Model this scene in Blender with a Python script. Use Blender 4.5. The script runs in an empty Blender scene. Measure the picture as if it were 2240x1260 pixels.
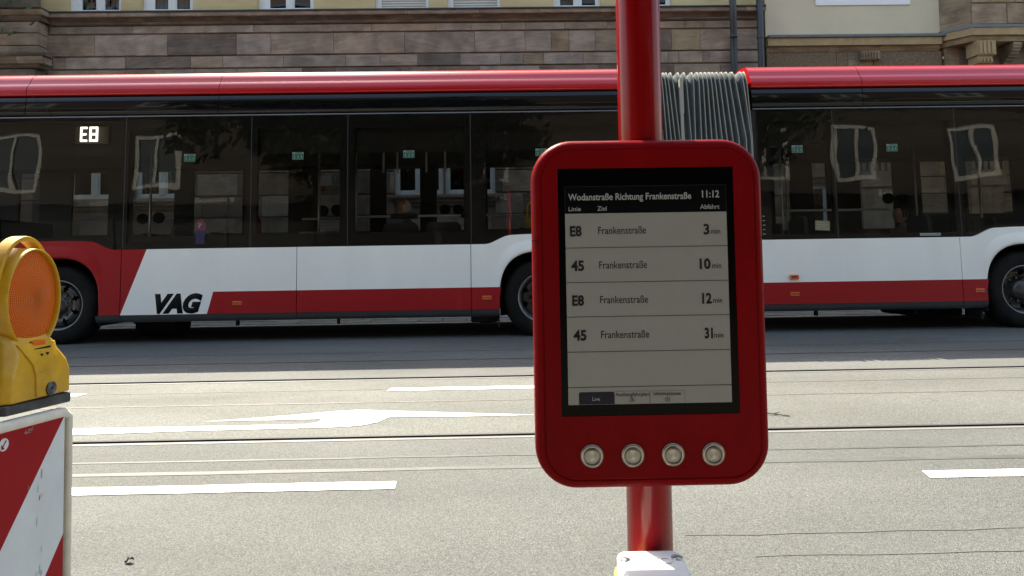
import bpy, bmesh, math, random
from mathutils import Vector, Matrix
random.seed(7)
S = bpy.context.scene
R = math.radians
# ------------------------------------------------------------------ camera, sky, sun, exposure
CAMH = 1.15
a, p, th = .016, .0436, .0152
fw = Vector((math.sin(a)*math.cos(p), math.cos(a)*math.cos(p), math.sin(p)))
r0 = Vector((math.cos(a), -math.sin(a), 0)); u0 = r0.cross(fw)
rt = r0*math.cos(th) - u0*math.sin(th); up = u0*math.cos(th) + r0*math.sin(th)
cd = bpy.data.cameras.new('camera'); cam = bpy.data.objects.new('camera', cd); S.collection.objects.link(cam)
M4 = Matrix.Identity(4)
for i in range(3):
    M4[i][0] = rt[i]; M4[i][1] = up[i]; M4[i][2] = -fw[i]
M4[2][3] = CAMH
cam.matrix_world = M4
cd.sensor_width = 36; cd.lens = 1450/2240*36; cd.shift_y = -163/2240
cd.clip_start = .05; cd.clip_end = 2000
S.camera = cam
SUN_EL, SUN_AZ = R(54), R(-28)          # azimuth measured clockwise from +Y
w = bpy.data.worlds.new('World'); S.world = w; w.use_nodes = True
nt = w.node_tree; sky = nt.nodes.new('ShaderNodeTexSky'); sky.sky_type = 'NISHITA'; sky.sun_disc = False
sky.sun_elevation = SUN_EL; sky.sun_rotation = SUN_AZ % (2*math.pi)
sky.air_density = 1.2; sky.dust_density = 2.5; sky.ozone_density = 1.0
bg = nt.nodes['Background']; bg.inputs[1].default_value = .15
nt.links.new(sky.outputs[0], bg.inputs[0])
sl = bpy.data.lights.new('sun', 'SUN'); sl.energy = 4.6; sl.angle = R(.5); sl.color = (1, .96, .90)
so = bpy.data.objects.new('sun', sl); S.collection.objects.link(so)
sd = Vector((math.sin(SUN_AZ)*math.cos(SUN_EL), math.cos(SUN_AZ)*math.cos(SUN_EL), math.sin(SUN_EL)))
so.rotation_euler = sd.to_track_quat('Z', 'Y').to_euler(); so.location = (-8, 20, 30)
S.view_settings.view_transform = 'Standard'; S.view_settings.look = 'None'
S.view_settings.gamma = 1; S.view_settings.exposure = 1.72; S.view_settings.use_curve_mapping = False
try:
    S.view_settings.use_white_balance = True; S.view_settings.white_balance_temperature = 7200; S.view_settings.white_balance_tint = 4
except Exception: pass
try:
    S.cycles.use_denoising = True; S.cycles.transparent_max_bounces = 24; S.cycles.max_bounces = 10
    S.cycles.sample_clamp_indirect = 6
except Exception: pass

# ------------------------------------------------------------------ materials
def new_mat(name):
    m = bpy.data.materials.new(name); m.use_nodes = True
    return m, m.node_tree, m.node_tree.nodes['Principled BSDF']
def setc(b, k, v):
    if k in b.inputs: b.inputs[k].default_value = v
def mat(name, col, rough=.5, metal=0, var=0, vscale=5, bump=0, bscale=20, coat=0, spec=.5, rnd=0, vstretch=None, col2=None, detail=6, streak=0):
    m, t, b = new_mat(name); L = t.links.new
    setc(b, 'Roughness', rough); setc(b, 'Metallic', metal); setc(b, 'Coat Weight', coat); setc(b, 'Coat Roughness', .04); setc(b, 'Specular IOR Level', spec)
    b.inputs['Base Color'].default_value = (*col, 1)
    co = None
    if var or bump or col2:
        tc = t.nodes.new('ShaderNodeTexCoord'); mp = t.nodes.new('ShaderNodeMapping')
        L(tc.outputs['Object'], mp.inputs[0])
        if vstretch: mp.inputs['Scale'].default_value = vstretch
        co = mp.outputs[0]
        if rnd:
            oi = t.nodes.new('ShaderNodeObjectInfo'); ad = t.nodes.new('ShaderNodeVectorMath'); ad.operation = 'ADD'
            ml = t.nodes.new('ShaderNodeMath'); ml.operation = 'MULTIPLY'; ml.inputs[1].default_value = 37
            L(oi.outputs['Random'], ml.inputs[0]); L(co, ad.inputs[0]); L(ml.outputs[0], ad.inputs[1]); co = ad.outputs[0]
    src = None
    if var or col2:
        n = t.nodes.new('ShaderNodeTexNoise'); n.inputs['Scale'].default_value = vscale; n.inputs['Detail'].default_value = detail; n.inputs['Roughness'].default_value = .65
        L(co, n.inputs[0])
        r = t.nodes.new('ShaderNodeValToRGB'); L(n.outputs[0], r.inputs[0])
        c2 = col2 or tuple(c*(1+var) for c in col)
        r.color_ramp.elements[0].position = .32; r.color_ramp.elements[1].position = .68
        r.color_ramp.elements[0].color = (*[c*(1-var) for c in col], 1); r.color_ramp.elements[1].color = (*c2, 1)
        src = r.outputs[0]; L(src, b.inputs['Base Color'])
    if rnd:
        hs = t.nodes.new('ShaderNodeHueSaturation'); oi = t.nodes.new('ShaderNodeObjectInfo')
        mr = t.nodes.new('ShaderNodeMapRange'); mr.inputs['To Min'].default_value = 1-rnd; mr.inputs['To Max'].default_value = 1+rnd
        L(oi.outputs['Random'], mr.inputs[0]); L(mr.outputs[0], hs.inputs['Value'])
        m2 = t.nodes.new('ShaderNodeMath'); m2.operation = 'MULTIPLY'; m2.inputs[1].default_value = 7.31; fr = t.nodes.new('ShaderNodeMath'); fr.operation = 'FRACT'
        L(oi.outputs['Random'], m2.inputs[0]); L(m2.outputs[0], fr.inputs[0])
        mh = t.nodes.new('ShaderNodeMapRange'); mh.inputs['To Min'].default_value = .6; mh.inputs['To Max'].default_value = 1.25
        L(fr.outputs[0], mh.inputs[0]); L(mh.outputs[0], hs.inputs['Saturation'])
        if src: L(src, hs.inputs['Color'])
        else: hs.inputs['Color'].default_value = (*col, 1)
        L(hs.outputs[0], b.inputs['Base Color'])
    if bump:
        n2 = t.nodes.new('ShaderNodeTexNoise'); n2.inputs['Scale'].default_value = bscale; n2.inputs['Detail'].default_value = 4
        L(co, n2.inputs[0]); bp = t.nodes.new('ShaderNodeBump'); bp.inputs['Strength'].default_value = bump; bp.inputs['Distance'].default_value = .01
        L(n2.outputs[0], bp.inputs['Height']); L(bp.outputs[0], b.inputs['Normal'])
        if coat: L(bp.outputs[0], b.inputs['Coat Normal'])
    return m
def emis(name, col, s):
    m, t, b = new_mat(name); b.inputs['Base Color'].default_value = (*col, 1)
    b.inputs['Emission Color'].default_value = (*col, 1); b.inputs['Emission Strength'].default_value = s
    return m
def glass(name, tint, ior=1.5, wav=0, wscale=.9, dist=.02, boost=1.0, rough=.0):
    m = bpy.data.materials.new(name); m.use_nodes = True; t = m.node_tree; t.nodes.clear(); L = t.links.new
    o = t.nodes.new('ShaderNodeOutputMaterial'); mx = t.nodes.new('ShaderNodeMixShader'); tr = t.nodes.new('ShaderNodeBsdfTransparent'); g = t.nodes.new('ShaderNodeBsdfGlossy')
    tr.inputs[0].default_value = (*tint, 1); g.inputs['Roughness'].default_value = rough; g.inputs[0].default_value = (1, 1, 1, 1)
    f = t.nodes.new('ShaderNodeFresnel'); f.inputs[0].default_value = ior
    ml = t.nodes.new('ShaderNodeMath'); ml.operation = 'MULTIPLY'; ml.inputs[1].default_value = boost; ml.use_clamp = True
    L(f.outputs[0], ml.inputs[0]); L(ml.outputs[0], mx.inputs[0]); L(tr.outputs[0], mx.inputs[1]); L(g.outputs[0], mx.inputs[2]); L(mx.outputs[0], o.inputs[0])
    if wav:
        tc = t.nodes.new('ShaderNodeTexCoord'); n = t.nodes.new('ShaderNodeTexNoise'); n.inputs['Scale'].default_value = wscale; n.inputs['Detail'].default_value = 1.5
        L(tc.outputs['Object'], n.inputs[0]); bp = t.nodes.new('ShaderNodeBump'); bp.inputs['Strength'].default_value = wav; bp.inputs['Distance'].default_value = dist
        L(n.outputs[0], bp.inputs['Height']); L(bp.outputs[0], g.inputs['Normal']); L(bp.outputs[0], f.inputs['Normal'])
    return m

def asphalt(name, base, rough=.55, scale=1.0, grain=.5):
    m, t, b = new_mat(name); L = t.links.new
    tc = t.nodes.new('ShaderNodeTexCoord')
    def noise(sc, det=3, stretch=None):
        n = t.nodes.new('ShaderNodeTexNoise'); n.inputs['Scale'].default_value = sc; n.inputs['Detail'].default_value = det
        if stretch:
            mp = t.nodes.new('ShaderNodeMapping'); mp.inputs['Scale'].default_value = stretch; L(tc.outputs['Object'], mp.inputs[0]); L(mp.outputs[0], n.inputs[0])
        else: L(tc.outputs['Object'], n.inputs[0])
        return n
    vo = t.nodes.new('ShaderNodeTexVoronoi'); vo.inputs['Scale'].default_value = 95*scale; L(tc.outputs['Object'], vo.inputs[0])
    rp = t.nodes.new('ShaderNodeValToRGB'); L(vo.outputs['Color'], rp.inputs[0])
    e = rp.color_ramp.elements
    e[0].position = .08; e[0].color = (*[c*(1-grain) for c in base], 1); e[1].position = .95; e[1].color = (*[min(.8, c*(1+grain*1.5)) for c in base], 1)
    x = rp.color_ramp.elements.new(.5); x.color = (*base, 1)
    big = noise(.9, 5, (.35, 1, 1)); br = t.nodes.new('ShaderNodeMapRange'); br.inputs['From Min'].default_value = .3; br.inputs['From Max'].default_value = .7; br.inputs['To Min'].default_value = .74; br.inputs['To Max'].default_value = 1.2; L(big.outputs[0], br.inputs[0])
    hs = t.nodes.new('ShaderNodeHueSaturation'); L(rp.outputs[0], hs.inputs['Color']); L(br.outputs[0], hs.inputs['Value'])
    fine = noise(330*scale, 2); fr = t.nodes.new('ShaderNodeMapRange'); fr.inputs['From Min'].default_value = .3; fr.inputs['From Max'].default_value = .7; fr.inputs['To Min'].default_value = .75; fr.inputs['To Max'].default_value = 1.25; L(fine.outputs[0], fr.inputs[0])
    h2 = t.nodes.new('ShaderNodeHueSaturation'); L(hs.outputs[0], h2.inputs['Color']); L(fr.outputs[0], h2.inputs['Value']); L(h2.outputs[0], b.inputs['Base Color'])
    rn = noise(3, 4, (.3, 1, 1)); rr = t.nodes.new('ShaderNodeMapRange'); rr.inputs['To Min'].default_value = rough-.1; rr.inputs['To Max'].default_value = rough+.12; L(rn.outputs[0], rr.inputs[0]); L(rr.outputs[0], b.inputs['Roughness'])
    v2 = t.nodes.new('ShaderNodeTexVoronoi'); v2.inputs['Scale'].default_value = 120*scale; L(tc.outputs['Object'], v2.inputs[0])
    bp = t.nodes.new('ShaderNodeBump'); bp.inputs['Strength'].default_value = .7; bp.inputs['Distance'].default_value = .004; L(v2.outputs['Distance'], bp.inputs['Height']); L(bp.outputs[0], b.inputs['Normal'])
    return m

def stone(name, c1, c2, rnd=.22, grainy=.35):
    """layered sandstone: slanted bedding lines, blotches, a little soot"""
    m, t, b = new_mat(name); L = t.links.new
    tc = t.nodes.new('ShaderNodeTexCoord'); oi = t.nodes.new('ShaderNodeObjectInfo')
    ml = t.nodes.new('ShaderNodeMath'); ml.operation = 'MULTIPLY'; ml.inputs[1].default_value = 91; L(oi.outputs['Random'], ml.inputs[0])
    ad = t.nodes.new('ShaderNodeVectorMath'); L(tc.outputs['Object'], ad.inputs[0]); L(ml.outputs[0], ad.inputs[1])
    vr = t.nodes.new('ShaderNodeVectorRotate'); vr.rotation_type = 'Y_AXIS'; L(ad.outputs[0], vr.inputs['Vector'])
    an = t.nodes.new('ShaderNodeMapRange'); an.inputs['To Min'].default_value = -.28; an.inputs['To Max'].default_value = .28; L(oi.outputs['Random'], an.inputs[0]); L(an.outputs[0], vr.inputs['Angle'])
    mp = t.nodes.new('ShaderNodeMapping'); mp.inputs['Scale'].default_value = (.75, 1, 8); L(vr.outputs[0], mp.inputs[0])
    n = t.nodes.new('ShaderNodeTexNoise'); n.inputs['Scale'].default_value = 2.6; n.inputs['Detail'].default_value = 8; n.inputs['Roughness'].default_value = .68; n.inputs['Distortion'].default_value = .6; L(mp.outputs[0], n.inputs[0])
    r = t.nodes.new('ShaderNodeValToRGB'); L(n.outputs[0], r.inputs[0]); e = r.color_ramp.elements
    e[0].position = .3; e[0].color = (*c1, 1); e[1].position = .7; e[1].color = (*c2, 1)
    n3 = t.nodes.new('ShaderNodeTexNoise'); n3.inputs['Scale'].default_value = 3.1; n3.inputs['Detail'].default_value = 6; L(ad.outputs[0], n3.inputs[0])
    mr3 = t.nodes.new('ShaderNodeMapRange'); mr3.inputs['From Min'].default_value = .35; mr3.inputs['From Max'].default_value = .7; mr3.inputs['To Min'].default_value = 1-grainy; mr3.inputs['To Max'].default_value = 1.12; L(n3.outputs[0], mr3.inputs[0])
    mr = t.nodes.new('ShaderNodeMapRange'); mr.inputs['To Min'].default_value = 1-rnd; mr.inputs['To Max'].default_value = 1+rnd; L(oi.outputs['Random'], mr.inputs[0])
    mm = t.nodes.new('ShaderNodeMath'); mm.operation = 'MULTIPLY'; L(mr.outputs[0], mm.inputs[0]); L(mr3.outputs[0], mm.inputs[1])
    m2 = t.nodes.new('ShaderNodeMath'); m2.operation = 'MULTIPLY'; m2.inputs[1].default_value = 7.31; fr = t.nodes.new('ShaderNodeMath'); fr.operation = 'FRACT'; L(oi.outputs['Random'], m2.inputs[0]); L(m2.outputs[0], fr.inputs[0])
    ms = t.nodes.new('ShaderNodeMapRange'); ms.inputs['To Min'].default_value = .9; ms.inputs['To Max'].default_value = 1.2; L(fr.outputs[0], ms.inputs[0])
    hs = t.nodes.new('ShaderNodeHueSaturation'); L(r.outputs[0], hs.inputs['Color']); L(mm.outputs[0], hs.inputs['Value']); L(ms.outputs[0], hs.inputs['Saturation']); L(hs.outputs[0], b.inputs['Base Color'])
    b.inputs['Roughness'].default_value = .85
    bp = t.nodes.new('ShaderNodeBump'); bp.inputs['Strength'].default_value = .6; bp.inputs['Distance'].default_value = .014; L(n.outputs[0], bp.inputs['Height']); L(bp.outputs[0], b.inputs['Normal'])
    return m

K = {}
K['asphalt'] = asphalt('asphalt', (.080, .081, .0765), .8, 2.5, .5)
K['asphalt_track'] = asphalt('asphalt_track', (.092, .091, .083), .78, 1.8, .45)
K['asphalt_far'] = asphalt('asphalt_far', (.09, .088, .083), .85, 1.6, .25)
K['bitumen'] = mat('bitumen', (.073, .073, .07), .5, var=.2, vscale=4)
K['rust_seam'] = mat('rust_seam', (.11, .09, .08), .6, var=.3, vscale=9)
K['road_paint'] = mat('road_paint', (.50, .49, .45), .6, vscale=16, bump=.3, bscale=180, col2=(.74, .73, .68), detail=12)
_e = [n for n in K['road_paint'].node_tree.nodes if n.type == 'VALTORGB'][0].color_ramp.elements; _e[0].position = .28; _e[1].position = .46; _e[0].color = (.16, .158, .15, 1)
K['rail_steel'] = mat('rail_steel', (.15, .14, .135), .5, 0, var=.15, vscale=3, vstretch=(.2, 8, 1))
K['groove'] = mat('groove', (.012, .011, .012), .9)
K['paving'] = mat('paving', (.28, .27, .24), .85, var=.12, vscale=9, bump=.3, bscale=60, rnd=.12)
K['kerb'] = mat('kerb_stone', (.40, .375, .32), .85, var=.18, vscale=14, bump=.5, bscale=40, rnd=.1)
K['earth'] = mat('earth', (.14, .13, .11), .95, var=.2, vscale=.8)
K['stone'] = stone('sandstone', (.275, .198, .145), (.41, .322, .25), .11)
K['stone_dark'] = stone('sandstone_dark', (.13, .093, .070), (.23, .178, .138))
K['stone_tan'] = stone('sandstone_tan', (.26, .17, .10), (.36, .28, .20), .1)
K['stone_yellow'] = stone('sandstone_yellow', (.30, .20, .09), (.38, .29, .16), .08)
K['stone_brown'] = stone('sandstone_brown', (.22, .15, .088), (.38, .29, .185), .15, .4)
K['stone_rough'] = mat('stone_rough', (.17, .115, .07), .95, var=.45, vscale=26, bump=1, bscale=34, col2=(.26, .185, .115))
K['ledge_tan'] = mat('ledge_tan', (.38, .27, .14), .8, var=.15, vscale=5, bump=.2, bscale=30)
K['stucco_yellow'] = mat('stucco_yellow', (.54, .42, .20), .9, var=.08, vscale=1.3, bump=.5, bscale=90, vstretch=(.5, 1, 1.8), col2=(.62, .50, .28), detail=10)
K['stucco_cream'] = mat('stucco_cream', (.62, .545, .39), .9, var=.07, vscale=1.1, bump=.4, bscale=80, detail=10)
K['lead'] = mat('lead_flashing', (.035, .035, .035), .6)
K['zinc'] = mat('zinc_grey', (.13, .135, .14), .45, metal=.3, var=.15, vscale=4)
K['pipe'] = mat('downpipe_paint', (.045, .048, .052), .5, var=.2, vscale=4)
K['white_frame'] = mat('white_window_frame', (.74, .74, .72), .4, var=.03, vscale=3)
K['shutter'] = mat('shutter_slat', (.60, .58, .53), .5)
K['win_glass'] = glass('house_glass', (.6, .62, .62), 1.5, .25, 1.5, .01, .8)
K['curtain'] = mat('curtain', (.38, .33, .28), .9, var=.5, vscale=9, vstretch=(7, 1, .2), col2=(.62, .58, .52))
K['dark_room_shade'] = mat('dark_room_shade', (.02, .019, .018), .9)  # unlit rooms; also carries the opposite ground floor's shade
K['sign_white'] = mat('sign_white', (.8, .8, .8), .5)
K['crack'] = mat('crack', (.073, .073, .069), .8)
K['leaf_shade'] = mat('leaf_dark', (.009, .016, .004), .8, spec=.1, var=.35, vscale=2.5, col2=(.018, .03, .008))  # leaf copy darkened: shade of the crowns put into its colour
K['bark'] = mat('bark', (.09, .07, .05), .95, var=.3, vscale=8, bump=1, bscale=14)
K['leaf'] = mat('leaf', (.055, .095, .022), .55, var=.35, vscale=2.5, col2=(.11, .16, .04))
# bus
K['bus_red'] = mat('bus_red_paint', (.33, .007, .012), .4, coat=.12, bump=.015, bscale=1.3, spec=.25)
K['bus_roof'] = mat('bus_roof_red', (.48, .008, .014), .25, coat=.55, bump=.13, bscale=1.1, spec=.4)
K['bus_white'] = mat('bus_white_paint', (.87, .87, .835), .35, coat=.25, var=.035, vscale=1.8, vstretch=(1, 1, .35), bump=.015, bscale=1.2)
K['bus_black'] = mat('bus_gloss_black', (.004, .004, .005), .05, spec=.4, bump=.06, bscale=1.0)
K['bus_skirt'] = mat('bus_skirt_grey', (.045, .048, .053), .5, var=.15, vscale=3)
K['chrome_trim'] = mat('bus_trim', (.05, .052, .06), .14, spec=1, coat=1)
K['joint'] = mat('joint_rubber', (.008, .008, .008), .8)
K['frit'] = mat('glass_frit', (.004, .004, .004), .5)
K['busglass'] = glass('bus_side_glass', (.80, .80, .77), 1.5, .5, .9, .013, .95)
K['busglass2'] = glass('bus_far_glass', (.37, .365, .34), 1.5, .2, .8, .02, 1)
K['bus_in'] = mat('bus_interior', (.018, .018, .018), .6)
K['bus_in_light'] = mat('bus_interior_light', (.05, .05, .05), .6)
K['under'] = mat('underbody', (.012, .012, .012), .8, var=.3, vscale=5)
K['rubber'] = mat('tyre_rubber', (.011, .011, .011), .8, spec=.15, var=.35, vscale=5, bump=.25, bscale=30)
K['rim'] = mat('wheel_rim_steel', (.085, .083, .08), .42, .75, var=.25, vscale=7)
K['rim_edge'] = mat('wheel_rim_edge', (.30, .30, .30), .35, .7)
K['bolt'] = mat('wheel_bolt', (.10, .10, .10), .4, .8)
K['bellows'] = mat('bellows_fabric', (.085, .10, .105), .8, spec=.08, var=.3, vscale=3, bump=.3, bscale=25)
K['bellows_edge'] = mat('bellows_edge', (.34, .32, .28), .8, spec=.05)
K['amber'] = mat('amber_reflector', (.75, .13, .015), .3, coat=1)
K['sticker_green'] = mat('sticker_green', (.008, .10, .06), .5, var=.25, vscale=60)
K['sticker_white'] = mat('sticker_white', (.20, .24, .22), .5)
K['sticker_red'] = mat('sticker_red', (.12, .02, .03), .5)
K['sticker_blue'] = mat('sticker_blue', (.015, .012, .06), .5)
K['sticker_yellow'] = mat('sticker_yellow', (.20, .17, .07), .6)
K['seat_grey'] = mat('seat_shell', (.07, .073, .085), .5)
K['seat_red'] = mat('seat_red', (.09, .006, .01), .8)
K['steel_rail'] = mat('handrail_steel', (.50, .50, .50), .35, .6)
K['grip'] = mat('grip_pad', (.03, .03, .033), .7)
K['pad'] = mat('round_pad', (.006, .006, .006), .8)
K['ext_red'] = mat('extinguisher_red', (.4, .015, .02), .4)
K['yellow_box'] = mat('yellow_handle', (.60, .42, .03), .4)
K['led'] = emis('led_white', (1, 1, 1), .9)
K['led_case'] = mat('led_case', (.07, .055, .035), .35, var=.1, vscale=8)
K['letter_black'] = mat('lettering_black', (.008, .008, .008), .7, spec=.1)
# board
K['board'] = mat('board_red', (.19, .0014, .0036), .42, spec=.06, var=.16, vscale=9, vstretch=(1, 1, .5), detail=10, bump=.05, bscale=180)
K['pole'] = mat('pole_red', (.23, .0015, .0035), .22, coat=.06, spec=.22, var=.12, vscale=3, vstretch=(25, 25, .3), bump=.06, bscale=9)
K['bezel'] = mat('screen_bezel', (.0012, .0012, .0012), .25, spec=.06)
K['screen'] = mat('screen_panel', (.29, .292, .275), .35, var=.03, vscale=30, spec=.2)
K['screen_head'] = mat('screen_header', (.0035, .0035, .005), .3, spec=.08)
K['ink'] = mat('screen_ink', (.008, .008, .008), .4, spec=.2)
K['ink_light'] = mat('screen_ink_light', (.36, .36, .34), .5)
K['tab_blue'] = mat('screen_tab_blue', (.008, .008, .022), .4, spec=.2)
K['plastic_white'] = mat('white_plastic', (.74, .70, .68), .45, var=.04, vscale=14)
K['plastic_yellow'] = mat('box_yellow', (.55, .42, .12), .5)
def steel_spun():
    m, t, b = new_mat('spun_steel'); L = t.links.new
    b.inputs['Base Color'].default_value = (.33, .31, .28, 1); b.inputs['Metallic'].default_value = 1; b.inputs['Roughness'].default_value = .36
    setc(b, 'Anisotropic', .85); tg = t.nodes.new('ShaderNodeTangent'); tg.direction_type = 'RADIAL'; tg.axis = 'Z'; L(tg.outputs[0], b.inputs['Tangent'])
    return m
K['spun'] = steel_spun()
K['steel'] = mat('button_ring_steel', (.34, .31, .27), .3, 1)
K['screw'] = mat('screw_steel', (.4, .38, .36), .3, 1)
# barrier
K['lamp_yellow'] = mat('lamp_housing_yellow', (.52, .27, .006), .42, var=.22, vscale=16, bump=.08, bscale=50, col2=(.58, .32, .012), detail=9)
def lamp_lens():
    m, t, b = new_mat('lamp_lens_amber'); L = t.links.new
    b.inputs['Roughness'].default_value = .4; setc(b, 'Specular IOR Level', .22)
    tc = t.nodes.new('ShaderNodeTexCoord'); sp = t.nodes.new('ShaderNodeSeparateXYZ'); L(tc.outputs['Object'], sp.inputs[0])
    # concentric ribs crossed by radial ones
    ln = t.nodes.new('ShaderNodeVectorMath'); ln.operation = 'LENGTH'; cb = t.nodes.new('ShaderNodeCombineXYZ'); L(sp.outputs['Y'], cb.inputs[0]); L(sp.outputs['Z'], cb.inputs[1]); L(cb.outputs[0], ln.inputs[0])
    def wave(sock, k):
        q = t.nodes.new('ShaderNodeMath'); q.operation = 'MULTIPLY'; q.inputs[1].default_value = k; L(sock, q.inputs[0])
        s = t.nodes.new('ShaderNodeMath'); s.operation = 'SINE'; L(q.outputs[0], s.inputs[0])
        ab = t.nodes.new('ShaderNodeMath'); ab.operation = 'ABSOLUTE'; L(s.outputs[0], ab.inputs[0]); return ab.outputs[0]
    at = t.nodes.new('ShaderNodeMath'); at.operation = 'ARCTAN2'; L(sp.outputs['Y'], at.inputs[0]); L(sp.outputs['Z'], at.inputs[1])
    w1 = wave(ln.outputs['Value'], 800); w2 = wave(at.outputs[0], 44)
    pr = t.nodes.new('ShaderNodeMath'); pr.operation = 'MULTIPLY'; L(w1, pr.inputs[0]); L(w2, pr.inputs[1])
    bp = t.nodes.new('ShaderNodeBump'); bp.inputs['Strength'].default_value = .8; bp.inputs['Distance'].default_value = .0018; L(pr.outputs[0], bp.inputs['Height']); L(bp.outputs[0], b.inputs['Normal'])
    mx = t.nodes.new('ShaderNodeValToRGB'); L(pr.outputs[0], mx.inputs[0]); mx.color_ramp.elements[0].color = (.40, .05, .002, 1); mx.color_ramp.elements[1].color = (.85, .19, .006, 1); L(mx.outputs[0], b.inputs['Base Color'])
    return m
K['lens'] = lamp_lens()
K['black_plastic'] = mat('black_plastic', (.022, .024, .026), .55, var=.5, vscale=30, col2=(.06, .06, .06))
K['barrier_white'] = mat('barrier_frame_white', (.62, .56, .47), .5, var=.12, vscale=14)
K['sheet_red'] = mat('retro_red', (.27, .005, .009), .45, spec=.1, var=.06, vscale=18)
K['sheet_white'] = mat('retro_white', (.56, .57, .57), .45, var=.07, vscale=10, detail=10)
K['scuff'] = mat('scuff_grey', (.27, .27, .26), .8)
K['skin'] = mat('skin', (.60, .34, .27), .55, var=.06, vscale=9)
K['hair_white'] = mat('hair_white', (.9, .88, .84), .8, var=.1, vscale=40)
K['hair_dark'] = mat('hair_dark', (.02, .015, .012), .7)
K['cloth_grey'] = mat('cloth_grey', (.20, .22, .26), .9)
K['cloth_tan'] = mat('cloth_tan', (.40, .34, .16), .9)
K['cloth_dark'] = mat('cloth_dark', (.02, .02, .025), .9)
K['cloth_blue'] = mat('cloth_navy', (.03, .035, .06), .9)
K['opp_frame'] = mat('opposite_window_frame', (.36, .35, .31), .6)
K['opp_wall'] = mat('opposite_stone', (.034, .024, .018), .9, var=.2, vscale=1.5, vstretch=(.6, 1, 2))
K['car_red'] = mat('car_dark_red', (.12, .006, .01), .25, coat=1)
K['car_glass'] = mat('car_window_dark', (.008, .01, .01), .05, coat=1)

# ------------------------------------------------------------------ mesh helpers
col = S.collection
def tag(o, label=None, cat=None, group=None, kind=None):
    if label: o['label'] = label
    if cat: o['category'] = cat
    if group: o['group'] = group
    if kind: o['kind'] = kind
    return o
def link(name, me, parent=None):
    o = bpy.data.objects.new(name, me); col.objects.link(o)
    if parent: o.parent = parent
    return o
def empty(name, loc=(0, 0, 0), rot=(0, 0, 0)):
    o = bpy.data.objects.new(name, None); col.objects.link(o); o.location = loc; o.rotation_euler = rot; o.empty_display_size = .2; return o
def mesh(name, verts, faces, mats, parent=None, smooth=False, mi=None, recalc=False):
    me = bpy.data.meshes.new(name); me.from_pydata([tuple(v) for v in verts], [], faces)
    if not isinstance(mats, (list, tuple)): mats = [mats]
    for m in mats: me.materials.append(m)
    if mi: me.polygons.foreach_set('material_index', mi)
    if smooth: me.polygons.foreach_set('use_smooth', [True]*len(me.polygons))
    if recalc:
        bm = bmesh.new(); bm.from_mesh(me); bmesh.ops.remove_doubles(bm, verts=bm.verts, dist=1e-6); bmesh.ops.recalc_face_normals(bm, faces=bm.faces); bm.to_mesh(me); bm.free()
    me.update(); return link(name, me, parent)
class MB:
    def __init__(s): s.v = []; s.f = []; s.m = []
    def add(s, v, f, m=0):
        b = len(s.v); s.v += [tuple(q) for q in v]; s.f += [tuple(b+i for i in q) for q in f]; s.m += [m]*len(f); return s
    def box(s, x, y, z, m=0):
        v = [(x[i], y[j], z[k]) for k in (0, 1) for j in (0, 1) for i in (0, 1)]
        return s.add(v, [(0, 2, 3, 1), (4, 5, 7, 6), (0, 1, 5, 4), (2, 6, 7, 3), (0, 4, 6, 2), (1, 3, 7, 5)], m)
    def tube(s, pts, r, n=10, m=0, cap=True):
        pts = [Vector(q) for q in pts]; rs = r if isinstance(r, (list, tuple)) else [r]*len(pts); V = []; F = []
        u = None
        for i, q in enumerate(pts):
            d = (pts[min(i+1, len(pts)-1)]-pts[max(i-1, 0)]).normalized()
            if u is None: u = d.orthogonal().normalized()
            u = (u-d*u.dot(d)).normalized(); w_ = d.cross(u)
            for k in range(n):
                t_ = 2*math.pi*k/n; V.append(q+(u*math.cos(t_)+w_*math.sin(t_))*rs[i])
        for i in range(len(pts)-1):
            for k in range(n): F.append((i*n+k, i*n+(k+1) % n, (i+1)*n+(k+1) % n, (i+1)*n+k))
        if cap: F.append(tuple(range(n-1, -1, -1))); F.append(tuple((len(pts)-1)*n+k for k in range(n)))
        return s.add(V, F, m)
    def build(s, name, mats, parent=None, smooth=False, recalc=False): return mesh(name, s.v, s.f, mats, parent, smooth, s.m, recalc)
def bevel(o, wdt=.004, seg=2, ang=40):
    b = o.modifiers.new('bevel', 'BEVEL'); b.width = wdt; b.segments = seg; b.limit_method = 'ANGLE'; b.angle_limit = R(ang)
    for q in o.data.polygons: q.use_smooth = True
    wn = o.modifiers.new('wn', 'WEIGHTED_NORMAL'); wn.keep_sharp = True
    return o
def box(name, x, y, z, m, parent=None, bev=0):
    o = MB().box(x, y, z).build(name, m, parent)
    if bev: bevel(o, bev)
    return o
def prism_xz(name, pts, y0, y1, m, parent=None, bev=0):
    """polygon in the XZ plane, front at y0, back at y1"""
    n = len(pts); v = [(x, y0, z) for x, z in pts]+[(x, y1, z) for x, z in pts]
    f = [tuple(range(n)), tuple(range(2*n-1, n-1, -1))]+[(i, i+n, (i+1) % n+n, (i+1) % n) for i in range(n)]
    o = mesh(name, v, f, m, parent, recalc=True)
    if bev: bevel(o, bev)
    return o
def sheet_xy(name, pts, z, m, parent=None):
    return mesh(name, [(x, y, z) for x, y in pts], [tuple(range(len(pts)))], m, parent, recalc=False)
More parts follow.
